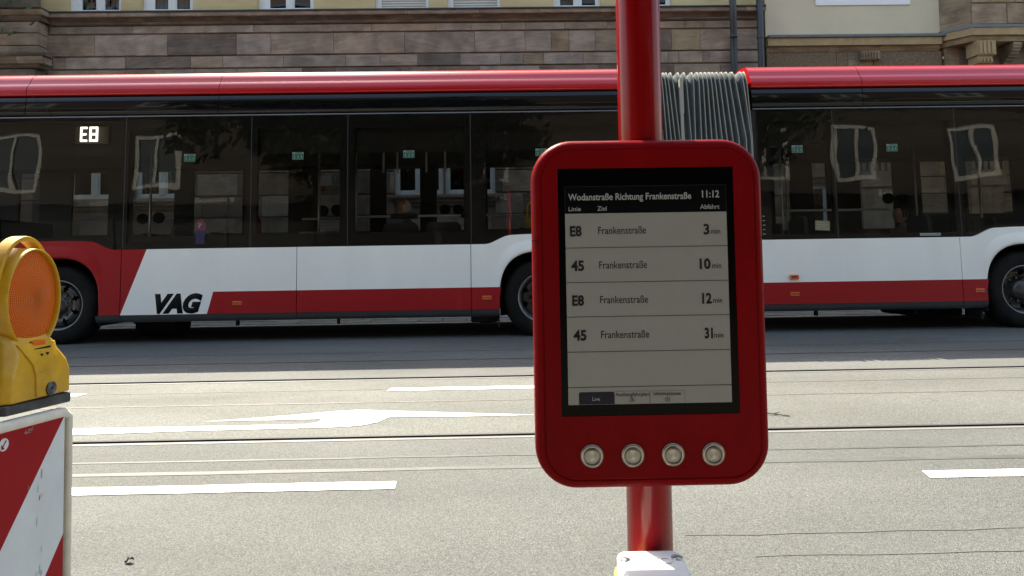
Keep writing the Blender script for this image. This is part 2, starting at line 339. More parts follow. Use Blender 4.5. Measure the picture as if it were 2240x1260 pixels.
def lathe(name, prof, m, parent=None, n=32, axis='y', loc=(0, 0, 0), mis=None, cap=True):
    """profile (r, d) swept round the axis; d runs along the axis"""
    V = []; F = []; MI = []
    for r_, d in prof:
        for k in range(n):
            t_ = 2*math.pi*k/n; c_, s_ = r_*math.cos(t_), r_*math.sin(t_)
            V.append({'y': (c_, d, s_), 'z': (c_, s_, d), 'x': (d, c_, s_)}[axis])
    for i in range(len(prof)-1):
        for k in range(n):
            F.append((i*n+k, i*n+(k+1) % n, (i+1)*n+(k+1) % n, (i+1)*n+k)); MI.append(mis[i] if mis else 0)
    for e in (0, len(prof)-1):
        if cap and prof[e][0] > 1e-5: F.append(tuple(e*n+k for k in range(n))); MI.append(mis[min(e, len(prof)-2)] if mis else 0)
    o = mesh(name, V, F, m, parent, False, MI, recalc=True); o.location = loc
    for q in o.data.polygons: q.use_smooth = len(q.vertices) == 4
    return o
def text_mesh(name, body, x0, x1, base, cap, y, m, parent=None, bold=0, shear=0, extr=.0002, face=-1):
    """lettering in the XZ plane facing -Y, fitted between x0 and x1, capital height cap"""
    def mk(s_):
        c = bpy.data.curves.new('t', 'FONT'); c.body = s_; c.size = 1; c.offset = bold; c.shear = shear; c.extrude = 0; c.resolution_u = 4
        o = bpy.data.objects.new('t', c); col.objects.link(o); dg = bpy.context.evaluated_depsgraph_get(); me = bpy.data.meshes.new_from_object(o.evaluated_get(dg)); bpy.data.objects.remove(o); bpy.data.curves.remove(c); return me
    hm = mk('H'); zs = [v.co.y for v in hm.vertices]; ch = max(zs)+min(0, 0); bpy.data.meshes.remove(hm)
    me = mk(body); xs = [v.co.x for v in me.vertices]; mn, mx = min(xs), max(xs)
    sx = (x1-x0)/(mx-mn); sz = cap/ch
    for v in me.vertices:
        v.co = Vector((x0+(v.co.x-mn)*sx, y, base+v.co.y*sz))
    me.materials.clear(); me.materials.append(m)
    for pl in me.polygons: pl.material_index = 0
    if extr:
        bm = bmesh.new(); bm.from_mesh(me); g = bmesh.ops.extrude_face_region(bm, geom=bm.faces[:])
        for v in [q for q in g['geom'] if isinstance(q, bmesh.types.BMVert)]: v.co.y += extr
        bmesh.ops.recalc_face_normals(bm, faces=bm.faces); bm.to_mesh(me); bm.free()
    me.name = name; return link(name, me, parent)
def block(name, x, z, yf, depth, m, parent, ch=.008, jit=.006):
    """a stone with chamfered front edges, front face at yf, slightly uneven"""
    j = random.uniform(-jit, jit); y1 = yf+j
    x = (x[0]+.002, x[1]-.002); z = (z[0]+.009, z[1]-.009)
    def ring(e, y): h_ = e*.4; return [(x[0]+h_, y, z[0]+e), (x[1]-h_, y, z[0]+e), (x[1]-h_, y, z[1]-e), (x[0]+h_, y, z[1]-e)]
    v = ring(0, yf+depth)+ring(0, y1+ch)+ring(ch, y1)
    f = [(0, 1, 5, 4), (1, 2, 6, 5), (2, 3, 7, 6), (3, 0, 4, 7), (4, 5, 9, 8), (5, 6, 10, 9), (6, 7, 11, 10), (7, 4, 8, 11), (8, 9, 10, 11)]
    # object origin at the block so that each stone carries its own grain
    cx, cz = (x[0]+x[1])/2, (z[0]+z[1])/2
    o = mesh(name, [(q[0]-cx, q[1]-yf, q[2]-cz) for q in v], f, m, parent); o.location = (cx, yf, cz); return o
def wall_grid(name, x, z, y, depth, holes, m, parent=None):
    """wall in the XZ plane with real openings; holes = [(x0,x1,z0,z1)]"""
    xs = sorted({x[0], x[1], *[h[0] for h in holes], *[h[1] for h in holes]}); zs = sorted({z[0], z[1], *[h[2] for h in holes], *[h[3] for h in holes]})
    b = MB()
    def inh(cx, cz): return any(h[0] < cx < h[1] and h[2] < cz < h[3] for h in holes)
    for i in range(len(xs)-1):
        for k in range(len(zs)-1):
            if not inh((xs[i]+xs[i+1])/2, (zs[k]+zs[k+1])/2):
                q = (xs[i], xs[i+1], zs[k], zs[k+1]); b.add([(q[0], y, q[2]), (q[1], y, q[2]), (q[1], y, q[3]), (q[0], y, q[3])], [(0, 1, 2, 3)])
                b.add([(q[0], y+depth, q[2]), (q[1], y+depth, q[2]), (q[1], y+depth, q[3]), (q[0], y+depth, q[3])], [(3, 2, 1, 0)])
    for h in holes+[(x[0], x[1], z[0], z[1])]:
        x0, x1, z0, z1 = h
        for (p0, p1) in (((x0, z0), (x1, z0)), ((x1, z0), (x1, z1)), ((x1, z1), (x0, z1)), ((x0, z1), (x0, z0))):
            b.add([(p0[0], y, p0[1]), (p1[0], y, p1[1]), (p1[0], y+depth, p1[1]), (p0[0], y+depth, p0[1])], [(0, 1, 2, 3)])
    return b.build(name, m, parent)

# ------------------------------------------------------------------ ground, road, tram track
ZF = [(-40, -.12), (1.2, -.02), (2.2, 0), (8.3, 0), (10.5, -.10), (10.74, -.178)]
def zr(y):
    for (y0, z0), (y1, z1) in zip(ZF, ZF[1:]):
        if y <= y1: return z0+(z1-z0)*max(0, (y-y0))/(y1-y0)
    return ZF[-1][1]
tag(mesh('ground', [(-400, -400, -.5), (400, -400, -.5), (400, 400, -.5), (-400, 400, -.5)], [(0, 1, 2, 3)], K['earth']), kind='structure')
XR = (-70, 70)
def strip(name, y0, y1, m, dz=0, x=XR, n=1):
    ys = sorted({y0, y1, *[q[0] for q in ZF if y0 < q[0] < y1]}); v = []; f = []
    for y in ys: v += [(x[0], y, zr(y)+dz), (x[1], y, zr(y)+dz)]
    for i in range(len(ys)-1): f.append((2*i, 2*i+1, 2*i+3, 2*i+2))
    return tag(mesh(name, v, f, m), kind='structure')
RN, RF = 4.03, 5.765            # groove centres of the two rails
strip('road', -6.0, RN-.075, K['asphalt'])
strip('road', RN+.035, RF-.075, K['asphalt_track'])
strip('road', RF+.035, 10.74, K['asphalt_far'])
for i, yc in enumerate((RN, RF)):
    o = MB()
    # running surface, groove, guard lip, as one rolled profile
    prof = [(-.073, -.05), (-.073, .002), (-.034, .002), (-.031, -.008), (-.029, -.05), (.026, -.05), (.028, -.004), (.033, 0), (.033, -.05)]
    v = []; f = []; mi = []
    for dy, z in prof:
        if i == 1 and -.04 < dy < .03: dy = dy*1.12
        v += [(XR[0], yc+dy, z), (XR[1], yc+dy, z)]
    for k in range(len(prof)-1): f.append((2*k, 2*k+1, 2*k+3, 2*k+2)); mi.append(1 if 3 <= k <= 5 else 0)
    tag(mesh('tram_rail', v, f, [K['rail_steel'], K['groove']], mi=mi), ('nearer grooved tram rail set flush in the sunlit asphalt', 'farther grooved tram rail next to the edge of the bus shadow')[i], 'tram rail', 'grooved tram rails in the road')
def wavy_strip(name, yc, wd, m, x0=-9, x1=9, dz=.002, amp=.01, seed=0, taper=0):
    rnd = random.Random(seed); v = []; f = []; n = 60
    for i in range(n+1):
        x = x0+(x1-x0)*i/n; o = rnd.uniform(-amp, amp); w_ = wd*rnd.uniform(.75, 1.25)/2
        v += [(x, yc+o-w_, dz), (x, yc+o+w_, dz)]
    for i in range(n): f.append((2*i, 2*i+1, 2*i+3, 2*i+2)[::-1])
    return tag(mesh(name, v, f, m), kind='structure')
wavy_strip('asphalt_seam', 3.45, .045, K['bitumen'], amp=.004, seed=1)
wavy_strip('asphalt_seam', 3.64, .02, K['bitumen'], amp=.006, seed=2)
wavy_strip('asphalt_seam', 4.90, .022, K['rust_seam'], amp=.002, seed=3)
wavy_strip('asphalt_seam', 5.33, .012, K['rust_seam'], amp=.002, seed=4)
wavy_strip('asphalt_seam', 6.62, .022, K['groove'], amp=.006, seed=5)
wavy_strip('asphalt_seam', 7.15, .012, K['bitumen'], amp=.006, seed=8)
wavy_strip('asphalt_seam', 2.62, .007, K['crack'], x0=.7, amp=.008, seed=6)
wavy_strip('asphalt_seam', 2.44, .006, K['crack'], x0=.9, amp=.008, seed=7)
def marking(pts, z=.0035): return tag(sheet_xy('lane_marking', pts, z, K['road_paint']), kind='structure')
def dash(x0, x1, y0, y1, sk=.02):
    rnd = random.Random(x0); n = 30; lo = [(x0+(x1-x0)*i/n, y0+rnd.uniform(-.003, .003)) for i in range(n+1)]; hi = [(x0+(x1-x0)*i/n+sk, y1+rnd.uniform(-.003, .003)) for i in range(n+1)]
    return marking(lo+hi[::-1])
dash(-4.6, -.52, 3.175, 3.275, -.005); dash(2.02, 6.2, 3.17, 3.265, .02); dash(-10.5, -6.8, 3.175, 3.275)
dash(-.92, 1.7, 5.26, 5.36); dash(-6.6, -3.33, 5.28, 5.37)
AR = [(-5.2, 4.15), (-2.667, 4.191), (-2.025, 4.229), (-1.332, 4.246), (-1.122, 4.246), (-0.917, 4.277), (-0.817, 4.349), (-0.765, 4.472), (-0.287, 4.453), (0.204, 4.457), (-0.293, 4.546), (-0.778, 4.637), (-1.002, 4.679), (-1.167, 4.654), (-1.449, 4.568), (-1.711, 4.502), (-1.969, 4.448), (-1.574, 4.453), (-1.207, 4.459), (-1.208, 4.383), (-1.274, 4.334), (-2.075, 4.334), (-2.76, 4.336), (-5.2, 4.31)]
marking(AR)
# far kerb and pavement, single kerbstones and slabs where they show under the bus
KT = -.115
kb = tag(empty('kerb', (0, 10.83, KT)), kind='structure')
x = -14.; kbm = []
while x < 14:
    L_ = random.uniform(.9, 1.1); o = block('kerbstone', (x, x+L_), (KT-.2, KT+random.uniform(-.004, .004)), 10.745, .15, K['kerb'], None, .012, .006)
    # top face
    bm = bmesh.new(); bm.from_mesh(o.data); vs = [bm.verts.new(q) for q in []]
    bm.verts.ensure_lookup_table(); bm.faces.new((bm.verts[3], bm.verts[2], bm.verts[6], bm.verts[7])) if not bm.faces.get((bm.verts[3], bm.verts[2], bm.verts[6], bm.verts[7])) else None
    bm.to_mesh(o.data); bm.free()
    l0 = o.location.copy(); o.parent = kb; o.location = l0-Vector((0, 10.83, KT)); x += L_
pv = tag(mesh('pavement', [(XR[0], 10.9, KT-.03), (XR[1], 10.9, KT-.03), (XR[1], 14.2, KT+.02), (XR[0], 14.2, KT+.02)], [(0, 1, 2, 3)], K['paving']), kind='structure')
sl_me = None
for r_ in range(4):
    for i in range(52):
        xx = -10+i*.40+(.2 if r_ % 2 else 0)+.0
        if sl_me is None:
            o = box('paving_slab', (-.192, .192), (-.19, .19), (-.05, .0), K['paving'], pv); sl_me = o.data
        else: o = link('paving_slab', sl_me, pv)
        o.location = (xx, 11.10+r_*.39, KT-.004+.006*r_+random.uniform(-.003, .003)); o.rotation_euler = (random.uniform(-.006, .006), random.uniform(-.006, .006), 0)
sheet_xy('road_bed', [(XR[0], 2), (XR[1], 2), (XR[1], 8), (XR[0], 8)], -.06, K['groove'])['kind'] = 'structure'

# near-side pavement behind the camera
tag(MB().box((XR[0], XR[1]), (-7.4, -1.6), (-.4, .02)).build('near_pavement', K['paving']), kind='structure')

# litter
rl = random.Random(3); o = MB(); N_ = 11
vv = [(0, 0, .012)]+[((.013+.007*rl.random())*math.cos(2*math.pi*k/N_), (.009+.008*rl.random())*math.sin(2*math.pi*k/N_), rl.choice((.001, .018, .006))) for k in range(N_)]
o.add(vv, [(0, k+1, (k+1) % N_+1) for k in range(N_)])
o = o.build('dry_leaf', K['cloth_dark']); o.location = (-1.38, 2.50, .002); tag(o, 'small crumpled dark leaf lying on the bare asphalt', 'litter')
o = MB().tube([(1.60, 4.36, .006), (1.72, 4.355, .01), (1.78, 4.33, .008), (1.84, 4.30, .005)], .004, 6).tube([(1.75, 4.345, .008), (1.80, 4.37, .012)], .003, 5).build('twig', K['bark']); tag(o, 'thin dry twig lying on the road beyond the red board', 'twig')

# ------------------------------------------------------------------ left house: sandstone base, yellow stucco above
YF = 13.8
def hwindow(house, x0, x1, z0, z1, y=YF, kind='glass', sash=2, lreveal=0.0, seed=0):
    """white window set in its opening: frame > panes, with room or curtain behind"""
    f = .07; yy = y+.10; b = MB()
    xm = (x0+x1)/2
    b.box((x0, x0+f+lreveal), (yy, yy+.08), (z0, z1)); b.box((x1-f, x1), (yy, yy+.08), (z0, z1)); b.box((x0+f+lreveal, x1-f), (yy, yy+.08), (z0, z0+f)); b.box((x0+f+lreveal, x1-f), (yy, yy+.08), (z1-f, z1))
    if kind == 'glass' and sash == 2:
        c_ = (x0+lreveal+x1)/2; b.box((c_-.055, c_+.055), (yy-.012, yy+.07), (z0+f, z1-f)); b.box((c_-.006, c_+.006), (yy-.022, yy-.0125), (z0+f, z1-f))
    # inner sash bead
    o = b.build('window', K['white_frame'], house); bevel(o, .006, 1)
    b = MB(); segs = [(x0+f+lreveal, (x0+lreveal+x1)/2-.055), ((x0+lreveal+x1)/2+.055, x1-f)] if sash == 2 else [(x0+f+lreveal, x1-f)]
    for (s0, s1) in segs:
        if kind == 'glass':
            sb = MB(); e = .035
            sb.box((s0, s0+e), (yy+.01, yy+.05), (z0+f, z1-f)); sb.box((s1-e, s1), (yy+.01, yy+.05), (z0+f, z1-f)); sb.box((s0+e, s1-e), (yy+.01, yy+.05), (z0+f, z0+f+e)); sb.box((s0+e, s1-e), (yy+.01, yy+.05), (z1-f-e, z1-f))
            sb.build('sash', K['white_frame'], o)
            mesh('pane', [(s0+e, yy+.03, z0+f+e), (s1-e, yy+.03, z0+f+e), (s1-e, yy+.03, z1-f-e), (s0+e, yy+.03, z1-f-e)], [(0, 1, 2, 3)], K['win_glass'], o)
    if kind == 'shutter':
        z = z0+f; k = 0
        while z < z1-f-.02:
            q = MB(); hh = .052
            q.add([(x0+f+lreveal, yy+.05, z), (x1-f, yy+.05, z), (x1-f, yy+.028, z+hh*.35), (x0+f+lreveal, yy+.028, z+hh*.35), (x1-f, yy+.03, z+hh*.8), (x0+f+lreveal, yy+.03, z+hh*.8), (x1-f, yy+.05, z+hh), (x0+f+lreveal, yy+.05, z+hh)], [(0, 1, 2, 3), (3, 2, 4, 5), (5, 4, 6, 7)])
            q.build('slat', K['shutter'], o); z += hh+.004; k += 1
        box('shutter_backing', (x0+f, x1-f), (yy+.055, yy+.06), (z0+f, z1-f), K['lead'], o)
    else:
        # curtain: hanging folds
        n = 84; v = []; fc = []
        rr = random.Random(seed)
        if kind == 'glass':
            for i in range(n+1):
                x_ = x0+f+(x1-x0-2*f)*i/n; y_ = yy+.16+.03*math.sin(i*1.7+rr.random())
                v += [(x_, y_, z0+f), (x_, y_, z1)]
            for i in range(n):
                if rr.random() < .55: fc.append((2*i, 2*i+2, 2*i+3, 2*i+1))
            if fc and seed % 3 != 2: mesh('curtain', v, fc, K['curtain'], o)
    box('room_back', (x0-.1, x1+.1), (y+.9, y+.92), (z0-.1, z1+.1), K['dark_room_shade'], o)
    return o
hl = empty('sandstone_house', (-3, YF, KT)); hl.location = (0, 0, 0)
tag(hl, 'long house with brown sandstone base and yellow stucco above, behind the bus', 'house')
XL, XRt, TOP = -16.0, 5.62, 10.6
up_w = [(-9.01, -7.90), (-7.49, -6.41), (-5.07, -3.88), (-2.60, -1.47), (-1.08, .05), (1.16, 2.17), (2.60, 3.68), (-15.2, -14.0), (-13.4, -12.2), (-11.6, -10.5)]
kinds = ['glass', 'glass', 'glass', 'shutter', 'shutter', 'glass', 'glass', 'glass', 'glass', 'glass']
lows = [(-9.0, -7.9), (-7.6, -6.5), (-2.22, -1.20), (-1.17, -.12), (1.3, 2.3), (3.0, 4.0), (-15.2, -14.0), (-13.4, -12.2), (-11.6, -10.5)]
wall_grid('stucco_wall', (XL, XRt), (6.04, TOP), YF, .3, [(a_, b_, 6.075, 8.15) for a_, b_ in up_w], K['stucco_yellow'], hl)
for i, ((a_, b_), k_) in enumerate(zip(up_w, kinds)):
    hwindow(hl, a_, b_, 6.075, 8.15, kind=k_, lreveal=(.13 if k_ == 'glass' and i < 3 else .05), seed=i)
wall_grid('wall_core', (XL, XRt), (KT-.3, 6.03), YF+.035, .3, [(a_, b_, 2.17, 4.05) for a_, b_ in lows], K['stone_dark'], hl)
for i, (a_, b_) in enumerate(lows): hwindow(hl, a_, b_, 2.17, 4.05, kind='glass', seed=i+20)
# the room behind the windows is closed by ceilings and a back wall
box('back_wall', (XL, XRt), (YF+6, YF+6.2), (KT-.3, TOP), K['dark_room_shade'], hl)
roofl = MB().add([(XL, YF-.45, TOP), (XRt, YF-.45, TOP), (XRt, YF+5, TOP+3.2), (XL, YF+5, TOP+3.2), (XL, YF+10, TOP), (XRt, YF+10, TOP)], [(0, 1, 2, 3), (3, 2, 5, 4), (0, 3, 4), (1, 5, 2)]).build('roof', mat('roof_tile', (.25, .08, .05), .8, var=.3, vscale=10), hl)
box('gutter', (XL, XRt), (YF-.5, YF-.36), (TOP-.1, TOP+.02), K['zinc'], hl)
# string cornice
def mould(name, z0, z1, yb, parent, m, xr=(-9.36, XRt), n=None, prof=None):
    """run of moulding stones; profile gives (dy, z fraction)"""
    x = xr[0]; prof = prof or [(-.0, 0), (-.0, 1)]
    while x < xr[1]-.05:
        L_ = random.uniform(1.1, 1.9); x2 = min(x+L_, xr[1])
        if xr[1]-x2 < .4: x2 = xr[1]
        v = []; f = []; n_ = len(prof)
        for xx in (x+.003, x2-.003):
            for dy, t_ in prof: v.append((xx, yb+dy, z0+(z1-z0)*t_))
            v += [(xx, yb+.3, z1), (xx, yb+.3, z0)]
        k = n_+2; f = [(i, i+k, (i+1) % k+k, (i+1) % k) for i in range(k)]+[tuple(range(k)), tuple(range(2*k-1, k-1, -1))]
        cx = (x+x2)/2; o = mesh(name, [(q[0]-cx, q[1]-yb, q[2]-z0) for q in v], f, m, parent, recalc=True); o.location = (cx, yb, z0); x = x2
box('flashing', (-9.45, XRt-.01), (YF-.21, YF+.02), (6.018, 6.045), K['lead'], hl)
mould('cornice_stone', 5.935, 6.016, YF-.17, hl, K['stone'], prof=[(0, 0), (-.01, .3), (-.01, 1)])
mould('cornice_stone', 5.862, 5.93, YF-.11, hl, K['stone_dark'], prof=[(.07, 0), (.05, .4), (0, .8), (0, 1)])  # darker stone on these two steps: recess shade put into the colour
mould('cornice_stone', 5.80, 5.858, YF-.04, hl, K['stone_dark'], prof=[(.035, 0), (0, .35), (0, 1)])
rows = [
 (5.625, 5.795, [-9.36, -9.03, -7.66, -6.18, -5.14, -3.71, -2.68, -1.33, -0.59, 0.06, 0.57, 1.39, 2.29, 3.94, 4.35, 5.03, 5.60]),
 (5.155, 5.61, [-9.5, -8.44, -6.93, -5.5, -4.78, -3.47, -1.99, -0.51, 0.55, 1.1, 1.48, 2.03, 2.59, 3.17, 3.65, 4.26, 5.02, 5.60]),
 (4.885, 5.14, [-9.3, -9.04, -7.8, -6.45, -5.78, -4.52, -3.22, -2.5, -1.71, -0.82, 0.03, 0.51, 0.94, 1.77, 2.49, 3.16, 3.57, 3.8, 4.3, 4.46, 5.01, 5.60])]
def randrow(x0, x1, lo=.6, hi=1.4):
    r_ = [x0]
    while r_[-1] < x1-hi: r_.append(r_[-1]+random.uniform(lo, hi))
    return r_+[x1]
z = 4.87
for h_ in (.47, .26, .46, .27, .46, .29, .47, .45, .47, .46, .55):
    rows.append((z-h_+.012, z, randrow(-9.4, 5.60))); z -= h_
for ri, (z0, z1, xs) in enumerate(rows):
    for i in range(len(xs)-1):
        x0, x1 = xs[i], xs[i+1]; m = K['stone']
        if ri == 1 and i in (9,): m = K['stone_tan']
        if ri == 1 and i == 14: m = K['stone_yellow']
        if ri == 1 and i in (11, 12): m = K['stone_tan']
        if ri == 2 and i == 11: m = K['stone_tan']
        if ri > 2 or random.random() < .12: m = K['stone'] if random.random() < (.15 if ri > 3 else .5) else K['stone_dark']
        segs = [(x0, x1)]
        for (a_, b_) in lows:        # keep stones clear of the ground-floor windows
            ns = []
            for (s0, s1) in segs:
                if z1 > 2.17 and z0 < 4.05 and s1 > a_ and s0 < b_:
                    if s0 < a_-.08: ns.append((s0, a_))
                    if s1 > b_+.08: ns.append((b_, s1))
                else: ns.append((s0, s1))
            segs = ns
        for (s0, s1) in segs: block('stone_block', (s0, s1), (z0, z1), YF, .04, m, hl)
for (a_, b_) in ((-9.1, -6.4), (-2.35, 0.03), (1.2, 4.1)):
    mould('window_sill', 2.08, 2.165, YF-.10, hl, K['stone'], (a_, b_), prof=[(.03, 0), (0, .4), (0, 1)])
    mould('window_sill', 1.93, 2.07, YF-.05, hl, K['stone_dark'], (a_+.15, b_-.15), prof=[(.045, 0), (.03, .5), (0, .6), (0, 1)])
# projecting bay at the left with its own cornices
xb = -9.42
for z0, z1, xe, yb in ((5.93, 6.03, .16, .42), (5.83, 5.925, .08, .34), (5.05, 5.12, .30, .52), (4.92, 5.045, .22, .46), (4.85, 4.915, .10, .36)):
    mould('cornice_stone', z0, z1, YF-yb, hl, K['stone'] if z1 > 6 or z0 == 4.92 else K['stone_dark'], (XL, xb+xe), prof=[(.05, 0), (0, .5), (0, 1)])  # darker courses carry the cornice shade in their colour
box('flashing', (XL, xb+.17), (YF-.46, YF), (6.032, 6.05), K['lead'], hl)
z = 5.82
for h_ in (.24, .26, .24):
    xs = randrow(XL, xb, .5, 1.1)
    for i in range(len(xs)-1): block('stone_block', (xs[i], xs[i+1]), (z-h_, z), YF-.28, .3, K['stone'], hl)
    z -= h_
z = 4.84
for k in range(11):
    h_ = .45; xs = randrow(XL, xb-.05, .6, 1.2)
    for i in range(len(xs)-1): block('stone_block', (xs[i], xs[i+1]), (z-h_, z), YF-.28, .3, K['stone'] if random.random() < .6 else K['stone_dark'], hl)
    z -= h_
# strip of bare pinkish stone of the bay above the cornice
box('bay_wall', (XL, xb-.14), (YF-.3, YF-.001), (6.051, 7.2), K['stone_dark'], hl)

# downpipes, one on each side of the boundary
def pipe(name, pts, r, label):
    o = empty(name, (pts[0][0], pts[0][1], 0)); o.location = (0, 0, 0)
    MB().tube(pts, r, 14).build('pipe', K['pipe'], o, smooth=True)
    for z_ in (1.6, 3.6, 5.35, 7.6):
        x_ = pts[0][0]; MB().tube([(x_, pts[0][1], z_-.02), (x_, pts[0][1], z_+.02)], r+.012, 14).build('pipe_clip', K['pipe'], o, smooth=False)
    return tag(o, label, 'downpipe', 'dark grey downpipes')
pipe('downpipe', [(4.87, YF-.30, 10.4), (4.87, YF-.30, 6.0), (4.875, YF-.29, 5.72), (4.93, YF-.13, 5.42), (4.93, YF-.11, 5.2), (4.93, YF-.11, KT)], .072, 'dark downpipe running over the cornice of the sandstone house')
pipe('downpipe', [(5.47, YF-.20, 10.4), (5.47, YF-.20, KT)], .068, 'dark downpipe at the joint between the yellow and the cream house')

# ------------------------------------------------------------------ right house: cream stucco over brown carved stone
hr = empty('cream_house'); tag(hr, 'cream stucco house with carved brown stone ground floor, right behind the bus', 'house')
X0 = 5.68
wall_grid('stucco_wall', (X0, 9.43), (5.44, TOP+.6), YF+.05, .3, [], K['stucco_cream'], hr)
box('ledge', (X0, 9.46), (YF-.10, YF+.06), (5.375, 5.438), K['zinc'], hr, .01)
mould('ledge_stone', 5.215, 5.372, YF-.06, hr, K['ledge_tan'], (X0, 9.40), prof=[(.0, 0), (0, 1)])
mould('ledge_stone', 5.10, 5.21, YF+.0, hr, K['stone_brown'], (X0, 9.40), prof=[(.05, 0), (.02, .5), (0, 1)])
o = box('sign_panel', (6.77, 8.80), (YF+.025, YF+.048), (6.10, 6.9), K['sign_white'], None, .004); tag(o, 'plain white panel fixed on the cream wall above the bus', 'sign')
# rough stone frieze
box('frieze_wall', (X0, 9.43), (YF+.06, YF+.3), (4.6, 5.10), K['stone_rough'], hr)
xs = [X0, 7.17, 7.42, 7.66, 7.96, 9.43]
for i, (a_, b_) in enumerate(zip(xs, xs[1:])):
    block('stone_block', (a_, b_), (4.62, 5.09), YF+.03, .05, K['stone_rough'] if i in (0, 4, 1) else K['stone_brown'], hr, .01, .01)
bk = MB(); bk.box((7.66, 8.06), (YF-.07, YF+.028), (4.90, 5.08))
for k in range(6): bk.box((7.69+k*.06, 7.715+k*.06), (YF-.09, YF-.071), (4.92, 5.06))
bk.build('carved_block', K['stone_brown'], hr)
# openings and pilasters of the ground floor
ops = [(6.0, 6.9, .6, 3.9), (7.0, 7.4, .6, 3.9), (8.45, 9.1, .6, 3.9), (10.1, 10.6, .6, 3.9), (11.9, 13.4, .6, 3.9)]
ops = [(6.35, 6.95, .5, 2.3), (12.2, 13.6, .5, 3.6)]
wall_grid('ground_wall', (X0, 17), (KT-.3, 4.6), YF+.06, .3, ops, K['stone_dark'], hr)
for (a_, b_, c_, d_) in ops:
    hwindow(hr, a_, b_, c_, d_, y=YF+.06, kind='glass', sash=1, seed=int(a_*3))
z = 4.6; r_ = 0
while z > 0:
    h_ = (.42, .5, .36)[r_ % 3]; xs = randrow(X0, 17, .5, 1.0)
    for i in range(len(xs)-1):
        segs = [(xs[i], xs[i+1])]
        for (a_, b_, c_, d_) in ops:
            ns = []
            for (s0, s1) in segs:
                if z > c_ and z-h_ < d_ and s1 > a_ and s0 < b_:
                    if s0 < a_-.06: ns.append((s0, a_))
                    if s1 > b_+.06: ns.append((b_, s1))
                else: ns.append((s0, s1))
            segs = ns
        for (s0, s1) in segs: block('stone_block', (s0, s1), (z-h_+.01, z), YF+.02, .06, random.choice((K['stone_brown'], K['stone_tan'], K['stone_tan'])), hr)
    z -= h_; r_ += 1
for xc in (7.9, 10.2, 11.3):
    q = MB(); q.box((xc-.38, xc+.38), (YF-.16, YF+.015), (2.2, 2.52)); q.box((xc-.38, xc+.38), (YF-.10, YF+.015), (2.52, 3.1))
    for k in range(6): q.box((xc-.36+k*.13, xc-.29+k*.13), (YF-.16, YF-.101), (2.53, 3.1))
    q.box((xc-.42, xc+.42), (YF-.18, YF+.015), (3.1, 3.2)); q.box((xc-.34, xc+.34), (YF-.09, YF+.015), (KT, 2.2))
    q.build('pilaster', K['stone_tan'], hr)
# splayed bay on the right
def splay(name, z0, z1, out, m, x0=9.43, x1=9.78, xe=16.5, yb=None):
    """band that turns outward at the bay"""
    y0 = YF+.06-out; y1 = YF-.40-out
    pts = [(x0, YF+.2), (x0, y0), (x1, y1), (xe, y1), (xe, YF+.3)]
    n = len(pts); v = [(x_, y_, z0) for x_, y_ in pts]+[(x_, y_, z1) for x_, y_ in pts]
    return mesh(name, v, [tuple(range(n-1, -1, -1)), tuple(range(n, 2*n))]+[(i, (i+1) % n, (i+1) % n+n, i+n) for i in range(n)], m, hr, recalc=True)
splay('bay_wall', 5.50, TOP+.6, .0, K['stone_brown'])
splay('ledge', 5.44, 5.498, .07, K['zinc'], 9.40)
splay('ledge_stone', 5.285, 5.438, .05, K['ledge_tan'], 9.40)
splay('ledge_stone', 5.16, 5.28, .0, K['stone_brown'])
y1 = YF-.40
for r_, (z0, z1) in enumerate(((5.50, 5.95), (5.95, 6.25), (6.25, 6.7))):
    xs = [9.80]+randrow(9.80, 16.4, .35, .8)[1:]
    for i in range(len(xs)-1): block('stone_block', (xs[i], xs[i+1]), (z0+.01, z1), y1-.03, .04, K['stone_brown'] if random.random() < .7 else K['stone_tan'], hr, .006, .012)
# carved corbels under the bay
for xc in (10.02, 12.4, 14.6):
    q = MB(); q.box((xc-.19, xc+.19), (y1-.10, y1+.25), (4.86, 5.15))
    for k in range(4): q.box((xc-.16+k*.085, xc-.115+k*.085), (y1-.12, y1-.101), (4.88, 5.13))
    q.box((xc-.15, xc+.15), (y1-.04, y1+.25), (4.70, 4.855))
    for k in range(4): q.box((xc-.13+k*.075, xc-.09+k*.075), (y1-.07, y1-.041), (4.72, 4.78))
    q.build('carved_corbel', K['ledge_tan'], hr)
for xc in (10.75, 11.6, 13.2):
    q = MB()
    for k in range(9):
        t_ = k/8; q.box((xc-.09, xc+.09), (y1+.45*t_**1.6, y1+.5), (5.14-.055*(k+1), 5.14-.055*k))
    q.build('bracket', K['stone_brown'], hr)
splay('bay_wall', 4.3, 5.158, -.42, K['stone_brown'], 9.43, 9.5)
box('recess_wall', (9.8, 16.4), (YF+.0, YF+.015), (4.6, 5.15), K['stone_dark'], hr)
mesh('roof', [(X0, YF-.6, TOP+.6), (16.5, YF-.6, TOP+.6), (16.5, YF+5, TOP+3.4), (X0, YF+5, TOP+3.4)], [(0, 1, 2, 3)], K['stone_dark'], hr)
box('back_wall', (X0, 17), (YF+6, YF+6.2), (KT-.3, TOP), K['dark_room_shade'], hr)
box('side_wall', (16.5, 16.8), (YF, YF+6), (KT-.3, TOP), K['stone_dark'], hr); box('side_wall', (XL-.3, XL), (YF, YF+6), (KT-.3, TOP), K['stone_dark'], hl)

